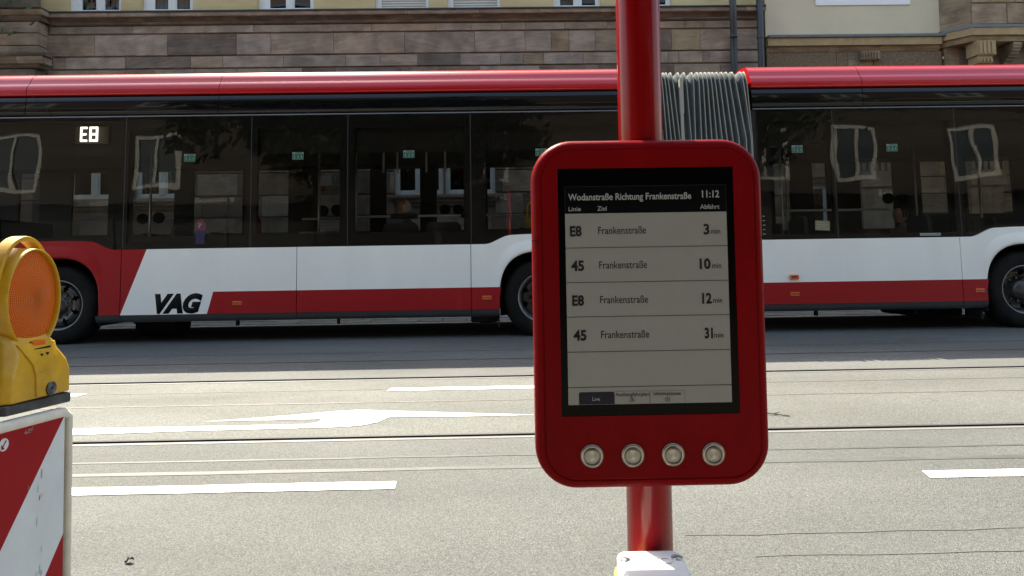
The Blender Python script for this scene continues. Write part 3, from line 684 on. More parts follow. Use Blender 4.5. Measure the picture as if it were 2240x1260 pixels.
# ------------------------------------------------------------------ trees
def tree(loc, h, r, cz, label, nleaf=2600, lsz=.09, seed=0, squash=.8, lm_='leaf'):
    rr = random.Random(seed); t_ = empty('street_tree', loc); q = MB()
    pts = [Vector((0, 0, -.3)), Vector((.04, 0, h*.3)), Vector((-.05, .05, h*.6)), Vector((.05, 0, cz+.3))]
    q.tube(pts, [.16, .13, .10, .05], 10)
    tips = []
    for k in range(9):
        a_ = k*2.4; b0 = pts[2].lerp(pts[3], rr.random()*.6); e = Vector((math.cos(a_)*r*.75, math.sin(a_)*r*.75, cz+rr.uniform(-.5, .6)*r*squash)); md = b0.lerp(e, .5)+Vector((0, 0, .25))
        q.tube([b0, md, e], [.05, .035, .012], 6); tips.append(e); tips.append(md)
    q.build('trunk', K['bark'], t_, smooth=True)
    v = []; f = []
    cl = [Vector((0, 0, cz))+Vector([rr.gauss(0, .45)*r, rr.gauss(0, .45)*r, rr.gauss(0, .4)*r*squash]) for _ in range(26)]+tips
    for _ in range(nleaf):
        c_ = rr.choice(cl)+Vector([rr.gauss(0, .16)*r for _ in range(3)])
        d = Vector([rr.gauss(0, 1) for _ in range(3)]).normalized(); e = d.orthogonal().normalized(); s_ = lsz*rr.uniform(.6, 1.3); g = d.cross(e)
        b = len(v); v += [c_-e*s_, c_-g*s_*.45+d*s_*.1, c_+e*s_, c_+g*s_*.45+d*s_*.1]; f.append((b, b+1, b+2, b+3))
    o = mesh('crown', v, f, K[lm_], t_); o['kind'] = 'stuff'
    return tag(t_, label, 'tree', 'street trees')
tree((-11.3, 11.9, KT), 5, 2.1, 7.0, 'leafy street tree whose twigs hang into the top left corner', 5200, .075, 1)
# a hanging twig with leaves that reaches the corner of the view
# opposite side of the street, seen mirrored in the bus
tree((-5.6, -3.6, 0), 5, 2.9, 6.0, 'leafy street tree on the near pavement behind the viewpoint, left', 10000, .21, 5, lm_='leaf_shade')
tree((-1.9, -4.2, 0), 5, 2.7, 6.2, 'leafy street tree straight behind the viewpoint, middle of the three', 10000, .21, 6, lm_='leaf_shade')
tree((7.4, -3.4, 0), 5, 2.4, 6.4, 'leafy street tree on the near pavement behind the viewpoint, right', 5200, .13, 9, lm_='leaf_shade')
ho = empty('opposite_house'); tag(ho, 'brown stone house across the street, mirrored in the bus windows', 'house')
yo = -8.0
ow = [(-18.7, -16.9), (-13.6, -11.8), (-1.6, .3), (9.0, 10.7), (12.5, 14.1), (17, 18.6)]
holes = [(a_, b_, 4.5, 6.6) for a_, b_ in ow]+[(a_, b_, 8.2, 10.2) for a_, b_ in ow]
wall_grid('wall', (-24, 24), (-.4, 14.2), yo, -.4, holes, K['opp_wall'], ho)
box('cornice', (-24, 24), (yo+.001, yo+.45), (3.95, 4.15), K['dark_room_shade'], ho)  # opposite ground floor near-black: its deep shade is put into the colour
for x_ in range(-22, 24, 4):
    o = box('shop_window', (x_, x_+3.2), (yo+.004, yo+.06), (.4, 3.4), K['frit'], ho); box('pilaster', (x_+3.25, x_+3.95), (yo+.001, yo+.1), (-.4, 3.9), K['dark_room_shade'], ho)
box('fascia', (-24, 24), (yo+.002, yo+.05), (3.42, 3.94), K['dark_room_shade'], ho)
box('cornice', (-24, 24), (yo+.001, yo+.25), (7.5, 7.7), K['stone_dark'], ho)
for (a_, b_, c_, d_) in holes:
    q = MB(); f_ = .17; ya = yo-.12; xm = (a_+b_)/2
    q.box((a_, a_+f_), (ya, ya+.08), (c_, d_)); q.box((b_-f_, b_), (ya, ya+.08), (c_, d_)); q.box((a_+f_, b_-f_), (ya, ya+.08), (c_, c_+f_)); q.box((a_+f_, b_-f_), (ya, ya+.08), (d_-f_, d_)); q.box((xm-.06, xm+.06), (ya, ya+.09), (c_+f_, d_-f_)); q.box((a_+f_, xm-.061), (ya-.10, ya-.08), (c_+.9, d_-f_)) if int(a_*10) % 2 else None
    o = q.build('window', K['opp_frame'], ho); mesh('pane', [(a_, ya+.03, c_), (a_, ya+.03, d_), (b_, ya+.03, d_), (b_, ya+.03, c_)], [(0, 1, 2, 3)], K['car_glass'], o)
mesh('roof', [(-24, yo+.5, 14.2), (24, yo+.5, 14.2), (24, yo-5, 17), (-24, yo-5, 17)], [(0, 3, 2, 1)], K['stone_dark'], ho)

# ------------------------------------------------------------------ the articulated bus (local: x along, y inward, z up)
bus = empty('articulated_bus', (0, 8.06, 0), (-.038, 0, 0))
tag(bus, 'long red, white and black articulated city bus standing beyond the tram rails', 'bus')
WC = [-5.38, .49, 6.48]; WZ = .475; AHX, AHZ, AN = .525, .565, 2.6
def arch(x):
    for c_ in WC:
        d = abs(x-c_)/AHX
        if d < 1: return WZ+AHZ*(1-d**AN)**(1/AN)
    return 0
def arch_lo(x): return max(.347, arch(x)) if any(abs(x-c_) < AHX for c_ in WC) else .347
def sm(t_): t_ = max(0, min(1, t_)); return t_*t_*(3-2*t_)
def topz(x):
    h_ = 1.135
    for c_ in WC:
        d = abs(x-c_); h_ = max(h_, 1.135+.105*sm((.70-d)/.32)+(.012*(1-(d/.4)**2) if d < .4 else 0))
    return h_
def side_panel(x0, x1, colf, zred=.612):
    """columns of faces following arch and window line; colf(x, band) -> material index (0 white, 1 red)"""
    xs = [x0]; 
    while xs[-1] < x1-1e-6:
        near = min(abs(xs[-1]-c_) for c_ in WC) < .9
        step = .02 if near else .25
        nx = min(x1, xs[-1]+step)
        for c_ in WC:
            for e in (c_-AHX, c_+AHX):
                if xs[-1]+1e-6 < e < nx: nx = e
        xs.append(nx)
    v = []; f = []; mi = []
    def quad(xa, xb, za0, zb0, za1, zb1, m):
        if za1-za0 < 1e-4 and zb1-zb0 < 1e-4: return
        b = len(v); v.extend([(xa, 0, za0), (xb, 0, zb0), (xb, 0, zb1), (xa, 0, za1)]); f.append((b, b+1, b+2, b+3)); mi.append(m)
    for xa, xb in zip(xs, xs[1:]):
        e = 1e-5; la, lb = arch_lo(xa+e), arch_lo(xb-e); xm = (xa+xb)/2
        quad(xa, xb, min(la, zred), min(lb, zred), zred, zred, colf(xm, 1))
        quad(xa, xb, max(la, zred), max(lb, zred), topz(xa), topz(xb), colf(xm, 0))
    o = mesh('side_panel', v, f, [K['bus_white'], K['bus_red']], bus, mi=mi, recalc=False)
    bm = bmesh.new(); bm.from_mesh(o.data); bmesh.ops.remove_doubles(bm, verts=bm.verts, dist=1e-5); bmesh.ops.recalc_face_normals(bm, faces=bm.faces)
    if bm.faces[:][0].normal.y > 0: bmesh.ops.reverse_faces(bm, faces=bm.faces)
    bm.to_mesh(o.data); bm.free()
    s_ = o.modifiers.new('s', 'SOLIDIFY'); s_.thickness = .02; s_.offset = -1
    return o
side_panel(-8.1, -4.606, lambda x, b: 1)
# slanted panel with the operator's initials
o = mesh('side_panel', [(-4.596, 0, .347), (-4.598, 0, 1.135), (-4.30, 0, 1.135), (-3.56, 0, .347), (-3.49, 0, .612), (-2.494, 0, .347), (-2.494, 0, .612), (-2.494, 0, 1.135)], [(0, 2, 1), (0, 3, 4, 6, 7, 2), (3, 5, 6, 4)], [K['bus_white'], K['bus_red']], bus, mi=[1, 0, 1])
s_ = o.modifiers.new('s', 'SOLIDIFY'); s_.thickness = .02; s_.offset = -1
side_panel(-2.486, -.384, lambda x, b: b)
side_panel(-.376, 1.90, lambda x, b: b)
side_panel(3.16, 5.646, lambda x, b: b)
side_panel(5.654, 7.9, lambda x, b: b); side_panel(7.91, 9.85, lambda x, b: b)
# skirt, raised fender flares, joints
for a_, b_ in ((-8.1, -5.93), (-4.895, -4.60), (-4.594, -2.494), (-2.486, -.384), (-.376, -.045), (1.02, 1.9), (3.16, 5.646), (5.654, 5.96), (7.0, 9.8)):
    MB().add([(a_, .004, .343), (b_, .004, .343), (b_, .014, .30), (a_, .014, .30), (b_, .03, .262), (a_, .03, .262), (b_, .08, .255), (a_, .08, .255)], [(0, 3, 2, 1), (3, 5, 4, 2), (5, 7, 6, 4)]).build('skirt_panel', K['bus_skirt'], bus, smooth=True)
box('joint_backing', (-4.62, -2.40), (.022, .03), (.26, 1.13), K['joint'], bus); box('joint_backing', (-.5, -.3), (.022, .03), (.26, 1.13), K['joint'], bus); box('joint_backing', (5.55, 5.75), (.022, .03), (.26, 1.13), K['joint'], bus)
for ci, c_ in enumerate(WC):
    v = []; f = []; mi = []; N = 56
    sec = [(1.0, .0, .0), (1.0, -.016, .0), (1.05, -.018, 0), (1.14, -.014, 0), (1.22, -.004, 0), (1.26, -.0006, 0)]
    red = ci == 0
    z_lim = .36 if red else .625
    def pt(t_, s_): 
        ct, st = math.cos(t_), math.sin(t_)
        return (c_+math.copysign(abs(ct)**(2/AN), ct)*AHX*s_, WZ+max(0, st)**(2/AN)*AHZ*s_)
    for i in range(N+1):
        t_ = math.pi*i/N; amp = sm(min((t_-.1)/.9, (math.pi-.1-t_)/.9))
        for (s_, y_, _) in sec:
            s2 = s_ if s_ == 1 else 1+(s_-1)*(.35+.65*amp)
            x_, z_ = pt(t_, s2); v.append((x_, (y_+.0006)*amp-.0006 if y_ else .03, max(z_, .35 if red else .35)))
    k = len(sec)
    for i in range(N):
        for j in range(k-1):
            zz = (v[i*k+j][2]+v[(i+1)*k+j][2])/2
            f.append((i*k+j, i*k+j+1, (i+1)*k+j+1, (i+1)*k+j)); mi.append(1 if (red or zz < .612) else 0)
    if ci == 0: mesh('wheel_arch_flare', v, f, [K['bus_white'], K['bus_red']], bus, True, mi)
    else:
        mesh('wheel_arch_flare', v, [q for q, m_ in zip(f, mi) if m_ == 0], [K['bus_white'], K['bus_red']], bus, True)
    # wheel housing: dark inner arch
    v = []; f = []
    for i in range(33):
        t_ = math.pi*i/32
        x_, z_ = pt(t_, .99); v += [(x_, .018, z_), (x_, .75, z_)]
    v += [(c_+AHX*.99, .018, .22), (c_+AHX*.99, .75, .22), (c_-AHX*.99, .018, .22), (c_-AHX*.99, .75, .22)]
    f = [(2*i, 2*i+1, 2*i+3, 2*i+2) for i in range(32)]+[(0, 66, 67, 1), (64, 65, 69, 68)]
    f.append(tuple([2*i+1 for i in range(33)]+[69, 67]))
    mesh('wheel_housing', v, f, K['under'], bus)
# wheels
def wheel(x, yo_, front=True, side=1):
    t_ = lathe('wheel', [(.285, .05), (.292, .02), (.33, .003), (.40, .0), (.445, .012), (.468, .04), (.478, .07), (.478, .25), (.465, .28), (.40, .30), (.30, .29)], K['rubber'], bus, 56, 'y', (x, yo_, WZ), cap=False)
    tr = MB()
    for k in range(56):                     # tread blocks on the shoulder
        a_ = 2*math.pi*k/56; c1, s1 = math.cos(a_), math.sin(a_); c2, s2 = math.cos(a_+.07), math.sin(a_+.07)
        tr.add([(.470*c1, .045, .470*s1), (.482*c1, .07, .482*s1), (.482*c2, .07, .482*s2), (.470*c2, .045, .470*s2), (.482*c1, .24, .482*s1), (.482*c2, .24, .482*s2)], [(0, 1, 2, 3), (1, 4, 5, 2)])
    tr.build('tread', K['rubber'], t_)
    lathe('rim_flange', [(.287, .05), (.305, .022), (.300, .012), (.290, .018), (.278, .05), (.268, .09), (.262, .13)], K['rim_edge'], t_, 56, cap=False)
    # disc with hand holes
    V = []; F = []; n = 80
    if front: pr = [(.262, .13), (.245, .05), (.225, .035), (.205, .030), (.175, .034), (.155, .052), (.110, .055), (.105, .03), (.09, .012), (.05, .008), (.0, .006)]
    else: pr = [(.262, .13), (.25, .17), (.235, .19), (.21, .20), (.19, .20), (.165, .19), (.125, .18), (.12, .10), (.105, .06), (.05, .045), (.0, .044)]
    for r_, d in pr:
        for k in range(n): a_ = 2*math.pi*k/n; V.append((r_*math.cos(a_), d, r_*math.sin(a_)))
    for i in range(len(pr)-1):
        for k in range(n):
            if i in (1, 2, 3)[:3] and (k % 10) in (3, 4, 5, 6) and not (i in (1, 3) and (k % 10) in (3, 6)): continue
            F.append((i*n+k, i*n+(k+1) % n, (i+1)*n+(k+1) % n, (i+1)*n+k))
    mesh('rim', V, F, K['rim'], t_, True, recalc=True)
    bb = MB()
    for k in range(10):
        a_ = 2*math.pi*(k+.5)/10; r_ = .142; d = .05 if front else .183; bb.tube([(r_*math.cos(a_), d+.01, r_*math.sin(a_)), (r_*math.cos(a_), d-.022, r_*math.sin(a_))], .0155, 8)
    bb.build('bolt', K['bolt'], t_)
    if side < 0: t_.rotation_euler = (0, 0, math.pi)
    return t_
for i, c_ in enumerate(WC):
    wheel(c_, .045, i == 0); wheel(c_, 2.5, i == 0, -1)
# upper cove, trim rails, roof
def cove(x0, x1, prof, m, name):
    v = []; f = []; n = len(prof)
    N = max(1, int((x1-x0)/.5))
    for i in range(N+1):
        x = x0+(x1-x0)*i/N
        for y, z in prof: v.append((x, y, z))
    for i in range(N):
        for j in range(n-1): f.append((i*n+j, (i+1)*n+j, (i+1)*n+j+1, i*n+j+1))
    if name == 'roof_panel':
        b0 = len(v); v += [(x0+.002, y, z) for y, z in prof]+[(x1-.002, y, z) for y, z in prof]
        f.append(tuple(b0+j for j in range(n))); f.append(tuple(b0+n+j for j in range(n-1, -1, -1)))
    o = mesh(name, v, f, m, bus, True)
    return o
cov_prof = [(.035, 2.785), (-.002, 2.80), (-.004, 2.86), (-.003, 2.94), (.002, 2.99), (.012, 3.015), (.030, 3.042), (.045, 3.048)]
roof_prof = [(.035, 3.046), (.006, 3.048), (-.001, 3.058), (-.001, 3.09), (.0015, 3.118), (.008, 3.145), (.024, 3.176), (.046, 3.198), (.052, 3.204), (.070, 3.25), (.105, 3.305), (.17, 3.352), (.28, 3.385), (.6, 3.40), (1.275, 3.405), (1.95, 3.39), (2.35, 3.32), (2.49, 3.20), (2.54, 3.06), (2.54, 3.04)]
JR = [(-8.1, -5.83), (-5.825, -3.474), (-3.468, 1.80)]
for (a_, b_) in ((-8.1, -5.83), (-5.822, -3.474), (-3.468, 1.80), (3.15, 4.545), (4.553, 9.85)):
    o = cove(a_, b_, roof_prof, K['bus_roof'], 'roof_panel'); cove(a_, b_, cov_prof, K['bus_black'], 'cove_panel')
box('joint_backing', (-8.1, 1.8), (.05, .07), (2.77, 3.06), K['joint'], bus); box('joint_backing', (3.17, 9.85), (.05, .07), (2.77, 3.06), K['joint'], bus)
for (a_, b_) in ((-8.1, 1.80), (3.15, 9.85)):
    cove(a_, b_, [(.03, 2.758), (-.008, 2.761), (-.011, 2.768), (-.006, 2.776), (.006, 2.783), (.03, 2.785)], K['chrome_trim'], 'drip_rail')
o = MB().tube([(3.68, .08, 3.205), (3.695, .16, 3.26), (3.70, .3, 3.30)], .003, 5).tube([(3.16, .012, 3.08), (3.45, .03, 3.15), (3.62, .066, 3.199)], .0025, 5).build('roof_seam', K['joint'], bus)
MB().tube([(-6.2, .075, 3.205), (-5.99, .03, 3.16), (-5.76, .002, 3.06), (-5.72, -.006, 3.02), (-5.5, -.007, 2.80)], .003, 5).build('roof_seam', K['joint'], bus)
# window panes: sheets of dark glass with opaque borders behind
PX = [(-8.05, -4.600), (-4.588, -3.066), (-3.056, -1.886), (-1.876, -.376), (-.366, 1.88), (3.20, 4.146), (4.154, 5.686), (5.694, 7.40), (7.41, 9.8)]
def pane_cols(a_, b_, y, z0f, z1, m, name, parent):
    n = max(2, int((b_-a_)/.05)); v = []; f = []
    for i in range(n+1):
        x = a_+(b_-a_)*i/n; v += [(x, y, z0f(x)), (x, y, z1)]
    f = [(2*i, 2*i+2, 2*i+3, 2*i+1) for i in range(n)]
    return mesh(name, v, f, m, parent)
for i, (a_, b_) in enumerate(PX):
    w_ = pane_cols(a_, b_, .004, lambda x: topz(x)+.006, 2.757, K['busglass'], 'window_pane', bus)
    zlo = 1.30 if i in (2, 3, 4) else 1.20
    f_ = MB()
    n = max(2, int((b_-a_)/.05))
    for k in range(n):
        xa = a_+(b_-a_)*k/n; xb = a_+(b_-a_)*(k+1)/n
        f_.add([(xa, .012, topz(xa)+.004), (xb, .012, topz(xb)+.004), (xb, .012, max(zlo, topz(xb)+.04)), (xa, .012, max(zlo, topz(xa)+.04))], [(0, 1, 2, 3)])
    zt = 2.72 if i == 0 else 2.60
    f_.build('glass_border', K['frit'], w_); f_ = MB()
    f_.add([(a_, .012, zt), (b_, .012, zt), (b_, .012, 2.758), (a_, .012, 2.758)], [(0, 1, 2, 3)])
    f_.build('glass_border', K['frit'], w_)
for a_, b_ in ((-4.63, -4.56), (-3.12, -2.99), (-1.98, -1.80), (-.45, -.19), (3.12, 3.33), (4.12, 4.17), (5.63, 5.75), (7.3, 7.45), (1.75, 1.9)):
    box('window_pillar', (a_, b_), (.016, .08), (1.14, 2.76), K['frit'], bus)
for x_ in (-4.594, -3.061, -1.881, -.371, 4.15, 5.69, 7.405):
    box('window_joint', (x_-.004, x_+.004), (.006, .012), (1.15, 2.757), mat('joint_sealant', (.05, .05, .05), .5) if x_ == -4.594 else bpy.data.materials['joint_sealant'], bus)
# stickers and markers on the side
for x_, z_ in ((-3.81, 2.248), (-2.49, 2.254), (-1.13, 2.258), (.50, 2.260), (3.69, 2.258), (4.88, 2.260), (6.75, 2.26)):
    o = MB().box((x_-.068, x_+.068), (.0005, .0022), (z_-.046, z_+.046)).build('sticker', K['sticker_white'], bus)
    MB().box((x_-.063, x_+.063), (-.0008, .0004), (z_-.041, z_+.024)).box((x_-.03, x_+.05), (-.0008, .0004), (z_+.030, z_+.041)).build('sticker_print', K['sticker_green'], o)
    MB().box((x_-.045, x_-.035), (-.0014, -.0009), (z_-.03, z_+.01)).box((x_-.01, x_+.02), (-.0014, -.0009), (z_-.03, z_-.022)).box((x_+.0, x_+.008), (-.0014, -.0009), (z_-.02, z_+.012)).box((x_+.04, x_+.05), (-.0014, -.0009), (z_-.03, z_+.005)).build('sticker_symbol', K['sticker_white'], o)
def ell(x, z, rx, rz, n=24, a0=0, a1=2*math.pi): return [(x+rx*math.cos(a0+(a1-a0)*i/n), z+rz*math.sin(a0+(a1-a0)*i/n)) for i in range(n)]
o = prism_xz('sticker', ell(-3.66, 1.40, .068, .088), .0005, .0022, K['sticker_red'], bus); prism_xz('sticker_foot', [(-3.725, 1.35), (-3.595, 1.35), (-3.61, 1.25), (-3.60, 1.19), (-3.72, 1.19), (-3.71, 1.25)], -.0006, .0004, K['sticker_blue'], o)
text_mesh('sticker_symbol', '?', -3.69, -3.645, 1.385, .055, -.0008, K['sticker_white'], o, .01)
o = box('sticker', (3.87, 4.05), (.0005, .002), (1.24, 1.36), K['sticker_yellow'], bus); o.rotation_euler = (0, .06, 0); o.location = (-.075, 0, .24)
for k in range(4): box('sticker_print', (3.89, 4.03-.03*(k % 2)), (-.0006, .0004), (1.26+k*.024, 1.268+k*.024), K['scuff'], o)
box('sticker', (5.16, 5.42), (.0005, .002), (1.155, 1.19), K['sticker_white'], bus); 
for k in range(5): box('small_light', (3.215, 3.245), (.0, .002), (1.20+k*.055, 1.213+k*.055), K['sticker_white'], bus)
for x_, z_ in ((-3.20, .470), (-.19, .486), (3.57, .469), (5.86, .476), (8.6, .476)):
    o = box('side_marker', (x_-.055, x_+.055), (-.010, .0), (z_-.023, z_+.023), K['amber'], bus, .004)
    for k in range(5): box('lens_rib', (x_-.045+k*.021, x_-.036+k*.021), (-.0125, -.0101), (z_-.014, z_+.012), K['sticker_red'], o)
o = box('turn_signal', (3.505, 3.625), (-.028, .0), (.645, .705), K['amber'], bus, .012); box('signal_insert', (3.53, 3.60), (-.033, -.0285), (.665, .69), K['led_case'], o)
# initials
text_mesh('lettering', 'VAG', -4.185, -3.612, .377, .218, -.0015, K['letter_black'], bus, .07, .30, .001)
# destination display
o = box('display_case', (-5.24, -4.83), (.05, .12), (2.443, 2.664), K['led_case'], bus, .006)
def seg_char(x0, z0, wd, ht, s_, segs, parent):
    b = MB(); y = (.042, .049); t_ = s_*.5; c = s_*.22
    g = .004; zm = z0+ht/2
    H = {'a': z0+ht-s_, 'g': zm-s_/2, 'd': z0}
    for k, zz in H.items():
        if k in segs: xx1 = x0+wd-(s_*.45 if (segs == 'adefg' and k == 'g') else 0); b.add([(x0+c, y[0], zz), (xx1-c, y[0], zz), (xx1, y[0], zz+c), (xx1, y[0], zz+s_-c), (xx1-c, y[0], zz+s_), (x0+c, y[0], zz+s_), (x0, y[0], zz+s_-c), (x0, y[0], zz+c)], [tuple(range(8))])
    for k, xx, za, zb in (('f', x0, zm+c, z0+ht-c), ('e', x0, z0+c, zm-c), ('b', x0+wd-s_, zm+c, z0+ht-c), ('c', x0+wd-s_, z0+c, zm-c)):
        if k in segs: b.add([(xx, y[0]-.0005, za), (xx+s_, y[0]-.0005, za), (xx+s_, y[0]-.0005, zb), (xx, y[0]-.0005, zb)], [(0, 1, 2, 3)])
    if segs == 'adefg': b.add([(x0, y[0]-.0005, zm-c), (x0+s_, y[0]-.0005, zm-c), (x0+s_, y[0]-.0005, zm+c), (x0, y[0]-.0005, zm+c)], [(0, 1, 2, 3)])
    return b.build('lettering', K['led'], parent)
seg_char(-5.176, 2.472, .088, .185, .025, 'adefg', o); seg_char(-5.064, 2.472, .106, .185, .026, 'abcdefg', o)

# far side, floor, ceiling, ends
fo = [(-7.66, -7.34), (-6.83, -6.25), (-5.88, -5.21), (-4.91, -4.13), (-3.89, -3.40), (-2.94, -2.57), (-2.35, -2.10), (-1.84, -1.30), (-1.03, -.60), (-.22, .75), (.95, 1.7), (3.5, 3.9), (4.42, 4.68), (5.05, 5.28), (5.82, 6.37), (6.82, 7.26), (7.57, 8.33), (8.6, 9.4)]
wall_grid('far_side_wall', (-8.1, 1.9), (.30, 3.03), 2.49, .05, [(a_, b_, 1.46, 2.46) for a_, b_ in fo if b_ < 1.9], K['bus_in'], bus)
wall_grid('far_side_wall', (3.16, 9.85), (.30, 3.03), 2.49, .05, [(a_, b_, 1.38 if a_ < 6 else 1.6, 2.46) for a_, b_ in fo if a_ > 3], K['bus_in'], bus)
for a_, b_ in fo: mesh('window_pane', [(a_, 2.51, 1.3), (b_, 2.51, 1.3), (b_, 2.51, 2.5), (a_, 2.51, 2.5)], [(0, 1, 2, 3)], K['busglass2'], bus)
for a_, b_ in ((-8.1, 1.9), (3.16, 9.85)):
    box('floor', (a_, b_), (.76, 2.15), (.31, .36), K['under'], bus); box('ceiling', (a_, b_), (.09, 2.4), (2.72, 2.76), K['bus_in_light'], bus)
    MB().add([(a_, .10, 2.30), (b_, .10, 2.30), (b_, .36, 2.42), (a_, .36, 2.42), (b_, .36, 2.719), (a_, .36, 2.719), (b_, .10, 2.719), (a_, .10, 2.719)], [(0, 1, 2, 3), (3, 2, 4, 5), (0, 7, 6, 1)]).build('air_duct', K['bus_in'], bus)
    box('air_duct', (a_, b_), (2.1, 2.48), (2.46, 2.719), K['bus_in'], bus)
box('end_wall', (-8.14, -8.1), (0, 2.54), (.3, 1.2), K['bus_red'], bus); box('end_wall', (9.85, 9.9), (0, 2.54), (.3, 3.1), K['bus_red'], bus)
mesh('windscreen', [(-8.12, .02, 1.2), (-8.12, 2.5, 1.2), (-8.05, 2.5, 2.9), (-8.05, .02, 2.9)], [(0, 1, 2, 3)], K['busglass2'], bus)
box('header', (-8.12, -8.0), (.0, 2.54), (2.9, 3.05), K['bus_black'], bus)
for a_, b_, z_ in ((-8.1, -5.93, 1.29), (-4.83, -.06, 1.29), (1.04, 1.9, 1.29), (3.16, 5.93, 1.19), (7.03, 9.85, 1.19)):
    box('lower_wall', (a_, b_), (.05, .09), (.36, z_), K['bus_in'], bus); box('floor', (a_, b_), (.09, .759), (.31, .36), K['under'], bus)
for c_ in WC: box('wheel_box', (c_-.56, c_+.56), (.05, .76), (1.05, 1.10), K['bus_in'], bus)
# underbody bits that hang below the skirt
box('air_tank', (-4.86, -4.28), (.75, 1.25), (.02, .30), K['under'], bus, .1)
box('mud_flap', (-.06, -.04), (.1, .4), (.12, .35), K['under'], bus); box('bracket', (-.40, -.06), (.25, .6), (.17, .30), K['under'], bus, .02); box('bracket', (-.30, -.1), (.5, .8), (.14, .25), K['under'], bus, .02)
box('mud_flap', (5.93, 5.95), (.1, .4), (.12, .35), K['under'], bus); box('axle_housing', (5.55, 6.2), (.8, 1.7), (.1, .4), K['under'], bus, .05)
box('engine_bay', (6.6, 9.8), (.3, 2.3), (.16, .33), K['under'], bus); box('engine_bay', (-8.0, -5.9), (.3, 2.3), (.16, .33), K['under'], bus)
for x_ in (-3.3, -2.05, 3.95, 5.2): box('jacking_pad', (x_-.012, x_+.012), (.25, .32), (.18, .30), K['under'], bus)
# bellows with folds
RX = [(x_/6.3+1430) for x_ in (101, 143, 185, 247, 352, 435, 543, 617, 672, 730, 785, 833, 893, 960, 1025, 1105, 1220, 1270)]
BX = [(x_/6.3+1430) for x_ in (145, 205, 262, 325, 385, 480, 537, 622, 692, 762, 832, 903, 973, 1050, 1135, 1235, 1305, 1318)]
def px2x(px, z): return 2.012+(px-1443)/174.6          # metres along the bus
tops = [1.86, 1.93, 1.99]+[px2x(q, 3.2) for q in RX]; bots = [1.88, 1.95, 2.02]+[px2x(q, 2.4) for q in BX]
bprof = [(.05, .40), (.0, .46), (.0, .9), (.0, 1.4), (.0, 1.9), (.0, 2.4), (.0, 2.8), (.0, 3.05), (.006, 3.13), (.018, 3.19), (.042, 3.24), (.08, 3.27), (.16, 3.285), (.3, 3.29), (1.27, 3.29), (2.3, 3.28), (2.5, 3.1), (2.54, 2.8), (2.54, .4)]
be = empty('bellows'); be.parent = bus
def ribx(i, z):
    t_ = (3.25-z)/.85; t_ = max(0, min(1.0, t_))
    return tops[i]+(bots[i]-tops[i])*max(0, min(1.25, t_))
for i in range(len(tops)):
    v = []; f = []; n = len(bprof)
    hw = .0040
    for y, z in bprof:
        x_ = ribx(i, z); yo2 = -.006 if y < 1.2 else .006
        for (dx, dy) in ((-hw, .02), (-hw*.8, -.006), (hw*.8, -.006), (hw, .02)):
            v.append((x_+dx, y+(dy if y < 1.2 else -dy), z))
    for k in range(n-1):
        for j in range(3): f.append((k*4+j, k*4+j+1, (k+1)*4+j+1, (k+1)*4+j))
    mesh('fold_edge', v, f, K['bellows_edge'], be, True)
    if i < len(tops)-1:
        v = []; f = []
        for y, z in bprof:
            xa, xb = ribx(i, z), ribx(i+1, z); wdt = xb-xa; dpt = min(.07, .018+wdt*.55)
            for t_, dy in ((0, .004), (.16, .25), (.36, .8), (.5, 1), (.64, .8), (.84, .25), (1, .004)):
                d_ = dy*dpt if 0 < t_ < 1 else .006
                zz = z-(d_*.8 if z > 3.18 else 0)
                v.append((xa+wdt*t_, y+(d_ if y < 1.2 else -d_) if z < 3.2 or y > 2.2 or y < .2 else y, zz))
        k7 = 7
        for k in range(n-1):
            for j in range(6): f.append((k*k7+j, k*k7+j+1, (k+1)*k7+j+1, (k+1)*k7+j))
        mesh('fold', v, f, K['bellows'], be, True)
xm_ = (tops[7]+tops[8])/2
MB().box((xm_-.045, xm_-.012), (-.02, .02), (2.35, 3.14)).box((xm_-.050, xm_-.005), (-.024, .06), (2.72, 3.16)).build('centre_frame', K['bellows_edge'], be)
box('centre_frame', (xm_-.035, xm_-.008), (-.015, .02), (.5, 2.35), K['bellows_edge'], be)
# seats, rails and grips inside
def seat(x, y, back='y', shell=K['seat_grey']):
    s_ = empty('seat', (x, y, .36)); s_.parent = bus
    prism_xz('backrest', [(-.21, .55), (-.235, .9), (-.225, 1.04), (-.18, 1.085), (.18, 1.085), (.225, 1.04), (.235, .9), (.21, .55)], -.03, .03, shell, s_, .012)
    MB().box((-.22, .22), (.0, .45), (.42, .50)).build('cushion', K['seat_red'], s_); MB().box((-.03, .03), (.1, .3), (0, .42)).build('leg', K['bus_in'], s_)
    s_.rotation_euler = (0, 0, {'y': 0, 'x': math.pi/2, '-x': -math.pi/2}[back]); return s_
seat(-1.30, .45); seat(-.75, .45)
for x_ in (-6.4, -4.15, 1.05, 3.9, 5.5, 7.0, 7.8): seat(x_, .55, 'x')
for x_ in (-5.3, -4.3, -2.3, -.95, .3, 1.3, 4.2, 6.3, 7.1, 7.9): seat(x_, 2.0, 'x')
o = MB().tube([(-1.87, .42, 1.525), (.30, .42, 1.525)], .016, 10).build('handrail', K['steel_rail'], bus, True)
for a_, b_ in ((-1.42, -1.08), (-.52, -.20)): MB().tube([(a_, .42, 1.525), (b_, .42, 1.525)], .034, 12).build('grip_pad', K['grip'], o, True)
MB().tube([(3.68, .5, 1.53), (5.1, .5, 1.53)], .016, 10).build('handrail', K['steel_rail'], bus, True)
MB().tube([(-3.0, 1.9, 1.62), (-2.1, 1.9, 1.62)], .015, 8).tube([(-2.95, 1.6, 1.4), (-2.2, 1.6, 1.4)], .012, 8).build('handrail', K['steel_rail'], bus, True)
